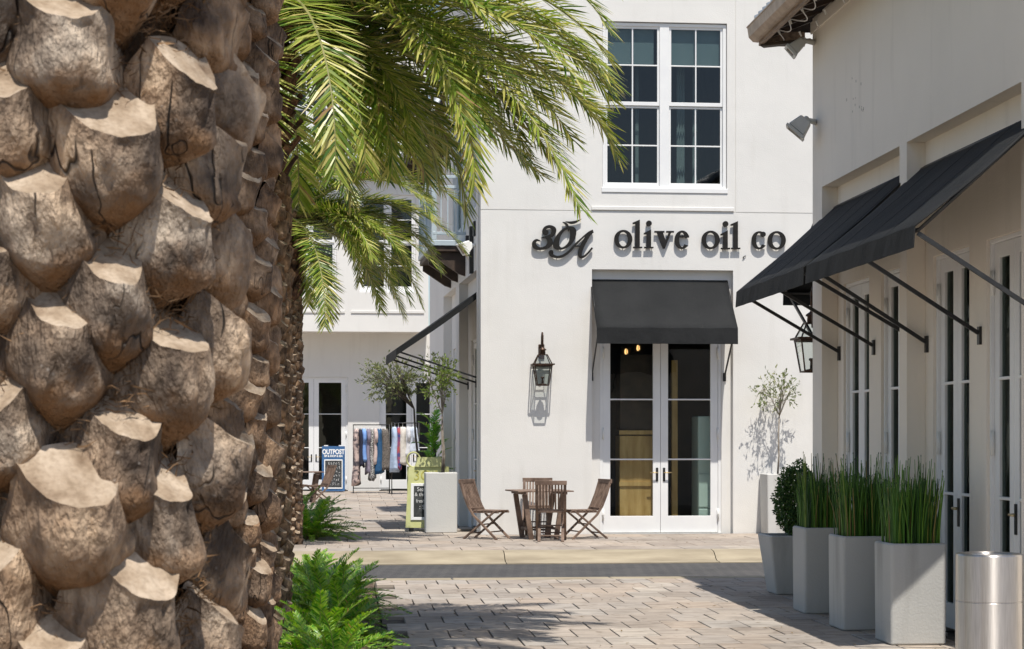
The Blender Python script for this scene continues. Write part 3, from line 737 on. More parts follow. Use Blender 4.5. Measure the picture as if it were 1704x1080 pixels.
# eave: soffit boards, rafter tails, fascia, gutter, tiles
EX, EZ = 4.27, 5.90
EY0, EY1 = 11.6, 18.38
RISE = 0.42
def roof_z(x): return EZ + 0.10 + (x - EX) * RISE
mb = MB(); mb.prism([(EX + 0.02, roof_z(EX) - 0.02), (9.5, roof_z(9.5) - 0.02), (9.5, roof_z(9.5) - 0.07), (EX + 0.02, roof_z(EX) - 0.07)], lambda p, d, z: (p, d, z), EY0, EY1)
rf = mb.build('roof', M['wood_dark'], rshop, world=rshop)
k = 0; y = EY0 + 0.05
while y < EY1 - 0.02:
    mb = MB(); mb.tube([(EX - 0.05, y, roof_z(EX - 0.05) + 0.035), (9.4, y, roof_z(9.4) + 0.035)], 0.082, 8)
    mb.build('tile_course', M['roof_tile'], rf, smooth=True, world=rshop); y += 0.178
y = EY0 + 0.12
while y < EY1:
    mb = MB(); mb.bar((EX + 0.04, y, roof_z(EX + 0.04) - 0.13), (XW + 0.02, y, roof_z(XW) - 0.13), 0.06, 0.11); mb.build('rafter_tail', M['wood_dark'], rf, world=rshop); y += 0.46
MB().box(EX - 0.005, EX + 0.03, EY0, EY1, EZ - 0.10, EZ + 0.075).build('fascia', M['wood_mid'], rf, bevel=0.004, world=rshop)
MB().box(EX + 0.031, XW - 0.002, EY1 - 0.035, EY1, EZ - 0.10, EZ + 0.05).build('fascia', M['wood_mid'], rf, bevel=0.004, world=rshop)
mb = MB(); mb.prism([(EX - 0.006, EZ + 0.08), (EX - 0.006, EZ - 0.06), (EX - 0.06, EZ - 0.055), (EX - 0.105, EZ - 0.01), (EX - 0.12, EZ + 0.085), (EX - 0.13, EZ + 0.09), (EX - 0.13, EZ + 0.10), (EX - 0.105, EZ + 0.10), (EX - 0.10, EZ + 0.02), (EX - 0.05, EZ - 0.03), (EX - 0.02, EZ - 0.03), (EX - 0.02, EZ + 0.08)], lambda p, d, z: (p, d, z), EY0, EY1 + 0.02)
mb.build('gutter', M['copper'], rf, world=rshop)
MB().bar((EX + 0.02, EY1 - 0.05, EZ - 0.105), (XW - 0.01, RY1 + 0.0, EZ - 0.105), 0.10, 0.03).build('corner_board', M['wood_dark'], rf, world=rshop)
mb = MB(); mb.prism([(EX + 0.032, EZ + 0.051), (XW + 0.5, EZ + 0.051), (XW + 0.5, roof_z(XW + 0.5) - 0.072), (EX + 0.032, roof_z(EX) - 0.065)], lambda p, d, z: (p, d, z), EY1 - 0.03, EY1 - 0.005); mb.build('gable_board', M['wood_dark'], rf, world=rshop)
# string lights under the eave
t = thing('string_lights', 'white cable of string lights drooping under the dark eave', 'lights', (EX + 0.2, 16, EZ - 0.08))
y = EY0 + 0.3; kk = 0
while y < EY1 - 0.3:
    pts = [(EX + 0.10 + 0.12 * math.sin(s * 3.14) * (1 if kk % 2 else 0.6), y + 0.42 * s, EZ - 0.02 - 0.06 * math.sin(s * 3.14)) for s in [i / 8 for i in range(9)]]
    mb = MB(); mb.tube(pts, 0.006, 5); mb.build('cable', M['wire'], t, world=t)
    p = Vector(pts[-1]); mb = MB(); mb.tube([p, p + Vector((0.02, 0.0, -0.05))], [0.012, 0.008], 6); mb.build('socket', M['wire'], t, world=t)
    p = Vector(pts[4]) + Vector((0.12, 0.1, 0.02)); mb = MB(); mb.tube([p, p + Vector((0.02, 0.0, -0.05))], [0.012, 0.008], 6); mb.build('socket', M['wire'], t, world=t)
    y += 0.47; kk += 1
# stains on the shaded wall
for i in range(13):
    px, py = rng.gauss(1427, 10), rng.choice((rng.gauss(180, 5), rng.gauss(172, 9), rng.gauss(140, 8)))
    p = at_x(px, py, XW)
    s_ = rng.uniform(0.005, 0.013)
    MB().box(XW - 0.0025, XW - 0.0005, p.y, p.y + s_ * 0.6, p.z, p.z + s_ * 2.2).build('stain', M['paint_mark'], rshop, world=rshop)

# ------------------------------------------------------------------ clothes shop at the back of the alley
YB = 55.6
bshop = thing('back_shop_building', 'white two storey shop with overhanging upper floor closing the alley behind the palms', 'building', (0, YB, 0))
BM = fmap(YB)
bx = lambda px: at_y(px, 500, YB).x
bz = lambda py: at_y(600, py, YB).z
dA = (bx(465), bx(579)); dB = (bx(631), bx(738)); dtop = bz(628)
mb = MB(); mb.wall(-14, 9, 0.10, 5.02, [(dA[0], dA[1], 0, dtop), (dB[0], dB[1], 0, dtop)], 0.0, 0.3, BM); mb.build('wall', M['stucco'], bshop, world=bshop)
for p, q in (dA, dB):
    casing(bshop, BM, p + 0.002, q - 0.002, 0.15, dtop - 0.002, 0.04, 0.16, 0.05)
    c = (p + q) / 2
    leaf_door(bshop, BM, p + 0.054, c - 0.003, 0.17, dtop - 0.055, 0.06, [bz(745), bz(689)], 0.3, 0.15, 0.11, handle=1, hinges=-1)
    leaf_door(bshop, BM, c + 0.003, q - 0.054, 0.17, dtop - 0.055, 0.06, [bz(745), bz(689)], 0.3, 0.15, 0.11, handle=-1, hinges=1)
    room(bshop, BM, p - 0.3, q + 0.3, 0.31, 3.0, 0.12, dtop + 0.3)
YU = 54.4
UM = fmap(YU)
ux = lambda px: at_y(px, 500, YU).x
uz = lambda py: at_y(640, py, YU).z
uw = [(ux(598), ux(692), uz(487), uz(324)), (ux(470), ux(560), uz(487), uz(324)), (ux(598), ux(692), uz(245), uz(120)), (ux(470), ux(560), uz(245), uz(120))]
mb = MB(); mb.wall(-14, ux(713), uz(552), 17.0, uw, 0.0, 0.3, UM); mb.build('upper_wall', M['stucco'], bshop, world=bshop)
MB().box(-14, ux(713), YU + 0.301, YB + 0.3, uz(552) + 0.02, uz(552) + 0.3).build('soffit', M['stucco'], bshop, world=bshop)
MB().box(ux(713) - 0.3, ux(713) - 0.001, YU + 0.302, YB + 6, uz(552) + 0.31, 17.0).build('upper_end_wall', M['stucco'], bshop, world=bshop)
for q in uw:
    window(bshop, UM, q[0] + 0.002, q[1] - 0.002, q[2] + 0.002, q[3] - 0.002, 0.06, 1, 0.5, frame=0.07, mull=0.12, sash=0.05)
    room(bshop, UM, q[0] - 0.2, q[1] + 0.2, 0.31, 1.1, q[2] - 0.3, q[3] + 0.3)
    MB().box(q[0] - 0.25, q[1] + 0.25, YU - 0.03, YU - 0.001, q[2] - 0.62, q[2] - 0.54).build('ledge', M['stucco'], bshop, bevel=0.006, world=bshop)
MB().box(-14, ux(713) + 0.1, YU - 0.5, YU - 0.001, uz(283), uz(272)).build('eave_band', M['wood_dark'], bshop, world=bshop)
MB().box(-14, ux(713) + 0.1, YU - 0.6, YU - 0.001, uz(272) + 0.001, uz(266)).build('eave_band', M['roof_tile'], bshop, world=bshop)
MB().box(-14, ux(713) - 0.31, YU + 0.31, YB + 6, 16.7, 16.9).build('roof', M['steel_grey'], bshop, world=bshop)
# ------------------------------------------------------------------ awnings
def awning(label, mapf, a0, a1, P, ztop, zfront, val, arms, zarm, loc, group='black canvas awnings', inset=0.02, hem=0.0):
    t = thing('awning', label, 'awning', loc, 0, group)
    NA, NP = 16, 10
    def surf(i, j, dz):
        s, q = i / NA, j / NP
        sag = 0.020 * math.sin(math.pi * q) * (0.6 + 0.4 * math.cos(2 * math.pi * s * 2)) + 0.0035 * math.sin(s * 23.0 + q * 2) * q + 0.005 * math.sin(s * 31 + 1.3 * math.sin(q * 4)) * math.sin(math.pi * q)
        return mapf(a0 + (a1 - a0) * s, 0.01 + (P - 0.01) * q, ztop + (zfront - ztop) * q - sag + dz)
    mb = MB(); vs, fs = [], []
    W = NP + 1
    for dz in (0.0, -0.012):
        for i in range(NA + 1):
            for j in range(W): vs.append(surf(i, j, dz))
    off = (NA + 1) * W
    for i in range(NA):
        for j in range(NP):
            q = (i * W + j, (i + 1) * W + j, (i + 1) * W + j + 1, i * W + j + 1)
            fs.append(q); fs.append(tuple(off + k for k in reversed(q)))
    for i in range(NA):
        for j in (0, NP): fs.append((i * W + j, (i + 1) * W + j, off + (i + 1) * W + j, off + i * W + j))
    for j in range(NP):
        for i in (0, NA): fs.append((i * W + j, i * W + j + 1, off + i * W + j + 1, off + i * W + j))
    mb.add(vs, fs); mb.build('canopy', M['canvas'], t, smooth=True, weld=True, world=t)
    for q0 in (0.25, 0.5, 0.75):
        i0 = q0 * NA
        sp_ = [Vector(surf(i0, j, 0.001)) for j in range(NP + 1)]
        mb = MB()
        for p_, r_ in zip(sp_, sp_[1:]): mb.bar(p_, r_, 0.012, 0.002)
        mb.build('seam', M['canvas'], t, world=t)
    if hem:
        for i0 in (0, NA):
            mb = MB()
            for j in range(NP):
                p_, r_ = Vector(surf(i0, j, -0.013)), Vector(surf(i0, j + 1, -0.013))
                e_ = Vector(mapf(a0 + (0.012 if i0 == 0 else -0.012), 0, 0)) - Vector(mapf(a0, 0, 0)); dz = Vector((0, 0, hem))
                mb.hexa([p_ - dz, r_ - dz, r_ - dz + e_, p_ - dz + e_], [p_, r_, r_ + e_, p_ + e_])
            mb.build('end_hem', M['canvas'], t, world=t)
    # hanging valance with a slightly wavy hem
    mb = MB(); N = 24; vs, fs = [], []
    for k in range(N + 1):
        a = a0 + (a1 - a0) * k / N; wv = 0.003 * math.sin(k * 1.7) + 0.002 * math.sin(k * 4.1)
        zt = surf(k * NA / N, NP, 0)[2] - 0.001
        for (pp, zz) in ((P + 0.001, zt), (P + 0.012 + wv, zfront - val), (P + 0.004 + wv, zfront - val), (P - 0.007, zt - 0.004)):
            vs.append(mapf(a, pp, zz))
    for k in range(N):
        for e in range(4): fs.append((k * 4 + e, (k + 1) * 4 + e, (k + 1) * 4 + (e + 1) % 4, k * 4 + (e + 1) % 4))
    fs += [(0, 1, 2, 3), tuple(N * 4 + e for e in (3, 2, 1, 0))]
    mb.add(vs, fs); mb.build('valance', M['canvas'], t, smooth=False, world=t)
    mb = MB(); mb.tube([mapf(a0 + inset, P - 0.03, zfront - 0.03), mapf(a1 - inset, P - 0.03, zfront - 0.03)], 0.016, 8); mb.build('front_bar', M['black_metal'], t, smooth=True, world=t)
    mb = MB(); mb.tube([mapf(a0 + inset, 0.03, ztop - 0.03), mapf(a1 - inset, 0.03, ztop - 0.03)], 0.016, 8); mb.build('wall_bar', M['black_metal'], t, smooth=True, world=t)
    for a in (a0 + inset, a1 - inset):
        mb = MB(); mb.tube([mapf(a, 0.03, ztop - 0.035), mapf(a, P - 0.03, zfront - 0.035)], 0.013, 6); mb.build('side_bar', M['black_metal'], t, smooth=True, world=t)
    for a in arms:
        mb = MB(); mb.bar(mapf(a, P - 0.035, zfront - 0.05), mapf(a, 0.02, zarm), 0.022, 0.03); mb.build('arm', M['black_metal'], t, world=t)
        mb = MB(); q0, q1 = Vector(mapf(a - 0.03, 0.001, zarm - 0.09)), Vector(mapf(a + 0.03, 0.02, zarm + 0.05))
        add_box_map(mb, lambda x, y, z: mapf(x, y, z), a - 0.025, a + 0.025, 0.001, 0.022, zarm - 0.09, zarm + 0.05)
        mb.build('arm_bracket', M['black_metal'], t, world=t)
    return t
aw0, aw1 = at_y(993, 560, YF - 0.69).x, at_y(1228, 560, YF - 0.69).x
awning('charcoal awning over the glazed double doors under the lettering', lambda a, p, z: Vector((a, YF + 0.13 - p, z)), aw0, aw1, 0.82, 4.38, 3.53, 0.26, (aw0 + 0.03, aw1 - 0.05), 2.78, ((aw0 + aw1) / 2, YF, 3.2))
RA = lambda a, p, z: Vector((XW + 0.16 - p, a, z))
awning('nearer of two black awnings on the right hand shop, above the reed planters', RA, 12.10, 15.03, 1.01, 4.05, 3.20, 0.155, (12.14, 13.6, 14.88), 2.55, (XW, 13.7, 3.2))
awning('farther of two black awnings on the right hand shop, nearest the street corner', RA, 15.12, 17.78, 1.01, 4.07, 3.20, 0.155, (15.2, 16.42, 17.6), 2.60, (XW, 16.4, 3.2))
awning('black awning on the end wall of the right hand shop, half hidden behind its corner', lambda a, p, z: Vector((a, RY1 + p, z)), 4.80, 7.4, 1.45, 4.05, 3.36, 0.16, (4.86, 6.1, 7.3), 2.6, (6, RY1, 3.2))
awning('black awning seen edge on along the alley above the potted olive tree', lambda a, p, z: SM(a, 0.16 - p, z), 0.66, 3.38, 1.50, 4.30, 3.24, 0.17, (0.72, 2.0, 3.3), 2.72, SM(2.0, 0, 3.2), hem=0.10)

# ------------------------------------------------------------------ wall lanterns
def lantern(label, loc, rz):
    t = thing('wall_lantern', label, 'lantern', loc, rz, 'bronze glazed wall lanterns')      # local: wall at y=0, outward is -y
    cy, wb, wt, wr, h0, h1, h2, wc = -0.19, 0.095, 0.145, 0.175, 0.0, 0.34, 0.50, 0.07
    mb = MB(); bw = 0.012
    def corner(w, z, k):
        sx, sy = ((-1, -1), (1, -1), (1, 1), (-1, 1))[k]
        return (sx * w, cy + sy * w, z)
    for k in range(4):
        mb.bar(corner(wb, h0, k), corner(wt, h1, k), bw, bw)
        mb.bar(corner(wt, h1, k), corner(wc, h2, k), bw, bw)
        mb.bar(corner(wb, h0, k), corner(wb, h0, (k + 1) % 4), bw * 1.3, bw * 1.3)
        mb.bar(corner(wr, h1, k), corner(wr, h1, (k + 1) % 4), 0.02, 0.02)
        mb.bar(corner(wt, h1 - 0.015, k), corner(wt, h1 - 0.015, (k + 1) % 4), 0.014, 0.03)
        mb.bar(corner(wc, h2, k), corner(wc, h2, (k + 1) % 4), bw, bw)
    mb.build('frame', M['bronze'], t)
    for k in range(4):
        k2 = (k + 1) % 4
        e = 0.97
        MB().add([corner(wb * e, h0, k), corner(wb * e, h0, k2), corner(wt * e, h1, k2), corner(wt * e, h1, k)], [(0, 1, 2, 3)]).build('pane', M['glass_clear'], t)
        MB().add([corner(wt * e, h1, k), corner(wt * e, h1, k2), corner(wc * e, h2, k2), corner(wc * e, h2, k)], [(0, 1, 2, 3)]).build('pane', M['glass_clear'], t)
    MB().lathe([(0.04, 0), (0.05, 0.01), (0.045, 0.06), (0.062, 0.065), (0.062, 0.08), (0.02, 0.11), (0.012, 0.13)], 16, (0, cy, h2 + 0.008)).build('cap', M['bronze'], t, smooth=True)
    MB().lathe([(0.07, 0.0), (0.07, 0.012), (0.02, 0.02), (0.016, 0.10), (0.03, 0.11), (0.028, 0.13)], 12, (0, cy, 0.008)).build('burner', M['bronze'], t, smooth=True)
    pts = [(0, -0.01, 0.56), (0, -0.06, 0.66), (0, -0.09, 0.80), (0, -0.15, 0.86), (0, -0.20, 0.82), (0, cy, 0.74), (0, cy, 0.63)]
    mb = MB(); mb.tube(pts, 0.017, 8); mb.build('hook', M['bronze'], t, smooth=True)
    MB().box(-0.05, 0.05, -0.02, -0.001, 0.44, 0.68).build('back_plate', M['bronze'], t, bevel=0.006)
    return t
p = at_y(903, 641, YF - 0.2)
lantern('bronze glazed lantern on the white wall left of the glazed double doors', (p.x, YF, p.z), 0)
p = at_y(1347, 619, RY1 + 0.28)
lantern('bronze glazed lantern half hidden by the corner of the right hand shop', (p.x, RY1, p.z), math.pi)

# ------------------------------------------------------------------ floodlights
def floodlight(label, mount, head, aim, size, mat):
    mount, head, aim = Vector(mount), Vector(head), Vector(aim).normalized()
    t = thing('floodlight', label, 'floodlight', mount, 0, 'wall floodlights')
    w, h, d = size
    x = aim.cross(Vector((0, 0, 1))).normalized(); u = x.cross(aim).normalized()
    def loc(a, b_, c): return head + x * a + u * b_ + aim * c
    mb = MB(); mb.hexa([loc(-w * .32, -h * .32, -d), loc(w * .32, -h * .32, -d), loc(w * .32, h * .32, -d), loc(-w * .32, h * .32, -d)],
                       [loc(-w / 2, -h / 2, 0), loc(w / 2, -h / 2, 0), loc(w / 2, h / 2, 0), loc(-w / 2, h / 2, 0)])
    mb.build('housing', M[mat], t, bevel=0.012, world=t)
    mb = MB(); mb.wall(-w / 2 - 0.01, w / 2 + 0.01, -h / 2 - 0.01, h / 2 + 0.01, [(-w / 2 + 0.02, w / 2 - 0.02, -h / 2 + 0.02, h / 2 - 0.02)], 0.001, 0.03, lambda a, dd, b_: loc(a, b_, dd))
    mb.build('bezel', M[mat], t, weld=True, bevel=0.003, world=t)
    mb = MB(); mb.prism([(-w / 2 + 0.018, -h / 2 + 0.018), (w / 2 - 0.018, -h / 2 + 0.018), (w / 2 - 0.018, h / 2 - 0.018), (-w / 2 + 0.018, h / 2 - 0.018)], lambda a, dd, b_: loc(a, b_, dd), 0.004, 0.012); mb.build('lens', M['lens'], t, world=t)
    k = loc(0, 0, -d)
    mb = MB(); mb.tube([mount, mount + (k - mount) * 0.5, k], [0.032, 0.026, 0.022], 10); mb.build('arm', M[mat], t, smooth=True, world=t)
    mb = MB(); mb.tube([k - x * 0.04, k + x * 0.04], 0.03, 10); mb.build('knuckle', M[mat], t, smooth=True, world=t)
    return t
pm, ph = at_x(1356, 205, XW), at_y(1326, 214, 17.75)
floodlight('grey square floodlight on the corner of the right hand shop wall', (XW - 0.002, 17.92, at_x(1356, 205, XW).z), (at_y(1325, 218, 17.8).x, 17.8, at_y(1325, 218, 17.8).z), (-0.55, 0.15, -0.65), (0.20, 0.20, 0.15), 'steel_grey')
q = at_y(1318, 84, 17.9)
floodlight('small grey floodlight tucked under the tiled eave corner', (XW - 0.002, 17.97, at_x(1354, 72, XW).z), (q.x, 17.9, q.z), (-0.72, 0.1, -0.62), (0.15, 0.13, 0.15), 'steel_grey')
q = at_y(771, 414, YF + 0.75)
floodlight('white floodlight on the alley side of the corner shop', SM(0.75, -0.002, q.z + 0.05), q, (-0.75, -0.3, -0.6), (0.21, 0.21, 0.15), 'white_lamp')
t = thing('junction_box', 'black cable box with pipes beside the white floodlight', 'cable box', SM(1.0, -0.05, 4.75))
for k, (a, z0, z1, w) in enumerate(((1.05, 4.55, 5.35, 0.07), (1.55, 4.9, 5.25, 0.08), (0.72, 5.15, 5.4, 0.04))):
    mb = MB(); add_box_map(mb, SM, a, a + 0.12, -w, -0.002, z0, z1); mb.build('box', M['black_metal'], t, bevel=0.005, world=t)

# ------------------------------------------------------------------ raised lettering on the front
sign = thing('shop_lettering', 'raised black lettering reading 30A olive oil co above the awning', 'sign', (fx(1100), YF, 4.8))
LD0, LD1 = 0.026, 0.062           # stand-off from the wall and thickness
def SGN(zx, zy, ox, oy, sc):      # point of the lettering layout -> place on the wall
    return at_y(ox + zx / sc, oy + zy / sc, YF - 0.08)
def cat(pts, sub=7, closed=False):
    out = []; n_ = len(pts)
    rngk = range(n_) if closed else range(n_ - 1)
    for i in rngk:
        g = (lambda k: pts[k % n_]) if closed else (lambda k: pts[min(max(k, 0), n_ - 1)])
        p0, p1, p2, p3 = g(i - 1), g(i), g(i + 1), g(i + 2)
        for s in range(sub):
            u = s / sub
            out.append(tuple(0.5 * ((2 * p1[k]) + (-p0[k] + p2[k]) * u + (2 * p0[k] - 5 * p1[k] + 4 * p2[k] - p3[k]) * u * u + (-p0[k] + 3 * p1[k] - 3 * p2[k] + p3[k]) * u ** 3) for k in range(3)))
    if not closed: out.append(tuple(pts[-1]))
    return out
def strip(mb, L, Rr, conv, d, closed=False):
    n_ = len(L); vs = []
    for k in range(n_):
        for (q, dd) in ((L[k], LD1), (Rr[k], LD1), (Rr[k], LD0), (L[k], LD0)):
            p = conv(q[0], q[1]); vs.append((p.x, YF - dd - d, p.z))
    fs = []
    for k in range(n_ if closed else n_ - 1):
        k2 = (k + 1) % n_
        for e in range(4): fs.append((k * 4 + e, k2 * 4 + e, k2 * 4 + (e + 1) % 4, k * 4 + (e + 1) % 4))
    if not closed: fs += [(0, 1, 2, 3), tuple((n_ - 1) * 4 + e for e in (3, 2, 1, 0))]
    mb.add(vs, fs)
def stroke(mb, pts, conv, d=0.0, closed=False):
    c = cat(pts, 7, closed); n_ = len(c); L, Rr = [], []
    for k in range(n_):
        a, b_ = (c[(k - 1) % n_], c[(k + 1) % n_]) if closed else (c[max(k - 1, 0)], c[min(k + 1, n_ - 1)])
        dx, dy = b_[0] - a[0], b_[1] - a[1]; q = math.hypot(dx, dy) or 1
        nx, ny = -dy / q, dx / q; w = max(c[k][2], 3) / 2
        L.append((c[k][0] + nx * w, c[k][1] + ny * w)); Rr.append((c[k][0] - nx * w, c[k][1] - ny * w))
    strip(mb, L, Rr, conv, d, closed)
def polyp(mb, pts, conv, d=0.0):
    w = [conv(x, y) for x, y in pts]
    mb.prism([(p.x, p.z) for p in w], lambda a, dd, z: (a, YF - dd - d, z), LD0, LD1)
def ringsec(mb, cx, cy, rx, ry, ix, iy, a0, a1, conv, d=0.0, off=0):
    N = 40; full = abs(a1 - a0) >= 360; L, Rr = [], []
    for k in range(N if full else N + 1):
        a = math.radians(a0 + (a1 - a0) * k / N); c_, s_ = math.cos(a), -math.sin(a)
        L.append((cx + rx * c_, cy + ry * s_)); Rr.append((cx + off + ix * c_, cy + iy * s_))
    strip(mb, L, Rr, conv, d, full)
def disc(mb, cx, cy, r, conv, d=0.0): polyp(mb, [(cx + r * math.cos(k * math.pi / 10), cy + r * math.sin(k * math.pi / 10)) for k in range(20)], conv, d)
def letter(mb, pins=()):
    o = mb.build('letter', M['letter'], sign, weld=True, world=sign)
    return o
cA = lambda x, y: SGN(x, y, 1010, 360, 5.497)
for cx, cy in ((152, 207), (952, 214), (1557, 218)):
    mb = MB(); ringsec(mb, cx, cy, 83, 85, 43, 66, 0, 360, cA); letter(mb)
for x0, y0, yb in ((262, 28, 290), (1160, 42, 299)):
    mb = MB(); polyp(mb, [(x0, yb - 8), (x0, y0 + 40), (x0 - 24, y0 + 42), (x0 - 24, y0 + 28), (x0 + 41, y0), (x0 + 41, yb - 8)], cA)
    polyp(mb, [(x0 - 20, yb), (x0 - 20, yb - 14), (x0 + 63, yb - 14), (x0 + 63, yb)], cA, 0.002); letter(mb)
for x0, yt, yb, dx, dy in ((365, 118, 291, 387, 63), (1067, 127, 300, 1088, 68)):
    mb = MB(); polyp(mb, [(x0, yb - 8), (x0, yt + 46), (x0 - 24, yt + 46), (x0 - 24, yt + 32), (x0 + 41, yt), (x0 + 41, yb - 8)], cA)
    polyp(mb, [(x0 - 22, yb), (x0 - 22, yb - 14), (x0 + 63, yb - 14), (x0 + 63, yb)], cA, 0.002)
    disc(mb, dx, dy, 26, cA); letter(mb)
mb = MB(); polyp(mb, [(456, 140), (512, 140), (546, 238), (534, 293), (515, 293)], cA); polyp(mb, [(570, 140), (592, 140), (533, 291), (524, 262)], cA, 0.002)
polyp(mb, [(437, 148), (437, 132), (528, 132), (528, 148)], cA, 0.003); polyp(mb, [(545, 148), (545, 132), (615, 132), (615, 148)], cA, 0.003); letter(mb)
mb = MB(); ringsec(mb, 690, 213, 68, 85, 27, 66, 15, 322, cA); polyp(mb, [(655, 190), (655, 174), (753, 174), (753, 192)], cA, 0.002); letter(mb)
mb = MB(); ringsec(mb, 1397, 217, 70, 83, 30, 66, 42, 325, cA); disc(mb, 1432, 163, 24, cA, 0.002); letter(mb)
cB = lambda x, y: SGN(x, y, 880, 355, 12.0)
mb = MB()
stroke(mb, [(395, 345, 18), (355, 350, 30), (330, 385, 80), (300, 350, 60), (340, 285, 62), (430, 262, 62), (505, 320, 92), (478, 415, 82), (400, 452, 44), (250, 488, 18)], cB)
stroke(mb, [(320, 470, 24), (400, 500, 84), (428, 585, 112), (360, 672, 76), (240, 700, 52), (138, 670, 84), (108, 590, 78), (160, 532, 46), (238, 552, 14)], cB, 0.002)
disc(mb, 345, 378, 52, cB, 0.003); letter(mb)
mb = MB()
stroke(mb, [(800, 285, 48), (880, 330, 122), (885, 450, 112), (840, 570, 80), (760, 655, 56), (650, 700, 44), (558, 650, 118), (555, 555, 112), (610, 430, 76), (700, 325, 56)], cB, 0.0, True)
stroke(mb, [(678, 170, 8), (740, 200, 42), (782, 262, 40), (800, 355, 6)], cB, 0.002)
stroke(mb, [(735, 160, 6), (850, 182, 52), (950, 162, 46), (1055, 110, 5)], cB, 0.002); letter(mb)
mb = MB()
stroke(mb, [(1290, 352, 66), (1190, 390, 40), (1065, 495, 34), (935, 620, 46), (820, 748, 50), (700, 838, 50), (570, 868, 46), (470, 835, 66), (448, 775, 96), (490, 760, 40)], cB)
stroke(mb, [(1280, 352, 60), (1190, 440, 76), (1085, 620, 84), (1025, 780, 84), (1040, 862, 60), (1110, 855, 44), (1195, 780, 38), (1272, 685, 36)], cB, 0.002)
stroke(mb, [(925, 650, 20), (980, 650, 22), (1035, 650, 20)], cB, 0.003); letter(mb)
# stand-off pins
for zx, zy, cv in [(262, 280, cA), (310, 280, cA), (365, 280, cA), (415, 280, cA), (525, 275, cA), (150, 280, cA), (690, 285, cA), (950, 290, cA), (1065, 290, cA), (1115, 290, cA), (1160, 290, cA), (1210, 290, cA), (1395, 290, cA), (1557, 295, cA), (240, 695, cB), (650, 700, cB), (570, 865, cB), (1050, 860, cB)]:
    p = cv(zx, zy); MB().tube([(p.x, YF - LD0 + 0.002, p.z), (p.x, YF - 0.001, p.z)], 0.008, 6).build('pin', M['wire'], sign, world=sign)
p = at_y(1238, 428, YF)
t = thing('wall_mark', 'tiny dark curved mark on the white wall below the letter l', 'hook', (p.x, YF, p.z))  # added curved piece for a small dark mark of unknown kind
MB().tube([(-0.02, -0.012, -0.025), (-0.012, -0.02, 0.0), (0.01, -0.02, 0.018), (0.03, -0.014, 0.022)], [0.008, 0.010, 0.007, 0.004], 6).build('mark_curve', M['black_metal'], t, smooth=True)
MB().box(0.02, 0.03, -0.016, -0.001, 0.017, 0.027).build('mark_end', M['black_metal'], t)

# ------------------------------------------------------------------ teak table and folding chairs
def make_chair(label, loc, rz):
    t = thing('folding_chair', label, 'chair', loc, rz, 'teak folding chairs by the white wall')      # faces local +x
    hwid = 0.215
    for s in (-1, 1):
        y = s * hwid
        mb = MB(); path = [(-0.40, 0.90), (-0.335, 0.70), (-0.26, 0.52), (-0.17, 0.38), (0.25, 0.0)]
        for (p, q) in zip(path, path[1:]): mb.bar((p[0], y, p[1]), (q[0], y, q[1]), 0.026, 0.045, (0, 1, 0))
        mb.build('stile', M['teak'], t)
        mb = MB(); mb.bar((0.20, y * 0.84, 0.445), (-0.36, y * 0.84, 0.0), 0.024, 0.045, (0, 1, 0)); mb.build('leg', M['teak'], t)
    mb = MB(); mb.bar((-0.405, -hwid - 0.03, 0.905), (-0.405, hwid + 0.03, 0.905), 0.032, 0.065); mb.build('top_rail', M['teak'], t, bevel=0.004)
    mb = MB(); mb.bar((-0.225, -hwid + 0.014, 0.47), (-0.225, hwid - 0.014, 0.47), 0.03, 0.05); mb.build('bottom_rail', M['teak'], t, bevel=0.004)
    for k in range(8):
        y = -hwid + 0.05 + k * (2 * hwid - 0.1) / 7
        mb = MB(); mb.bar((-0.400, y, 0.875), (-0.33, y, 0.69), 0.026, 0.012, (1, 0, 0.4)); mb.bar((-0.33, y, 0.69), (-0.23, y, 0.492), 0.026, 0.012, (1, 0, 0.4)); mb.build('back_slat', M['teak'], t)
    for k in range(7):
        x = -0.15 + k * 0.062
        mb = MB(); mb.box(x - 0.024, x + 0.024, -hwid + 0.02, hwid - 0.02, 0.440, 0.456); mb.build('seat_slat', M['teak'], t, bevel=0.003)
    for s in (-1, 1):
        mb = MB(); mb.bar((-0.20, s * (hwid - 0.04), 0.425), (0.26, s * (hwid - 0.04), 0.425), 0.024, 0.028); mb.build('seat_rail', M['teak'], t)
    mb = MB(); mb.tube([(0.12, -hwid, 0.118), (0.12, hwid, 0.118)], 0.011, 8); mb.build('stretcher', M['teak'], t)
    mb = MB(); mb.tube([(-0.25, -hwid * .84, 0.09), (-0.25, hwid * .84, 0.09)], 0.011, 8); mb.build('stretcher', M['teak'], t)
    mb = MB(); mb.tube([(-0.01, -hwid, 0.235), (-0.01, hwid, 0.235)], 0.011, 8); mb.build('stretcher', M['teak'], t)
    return t
def place(px, Y): return (at_y(px, 700, Y).x, Y, GZ + 0.001)
ch = make_chair('teak folding chair left of the table, beside the pale planter, facing right', place(814, 28.35), R(-33))
def chair_copy(label, loc, rz, group=None):
    c = copy_tree(ch); c.location = loc; c.rotation_euler = (0, 0, rz); c['label'] = label
    if group: c['group'] = group
    return c
chair_copy('teak folding chair right of the table, beside the glazed doors, facing left', place(968, 28.35), R(196))
chair_copy('teak folding chair in front of the table with its slatted back to the viewer', place(917, 27.75), R(83))
chair_copy('teak folding chair behind the table, against the white wall', place(893, 29.0), R(-98))
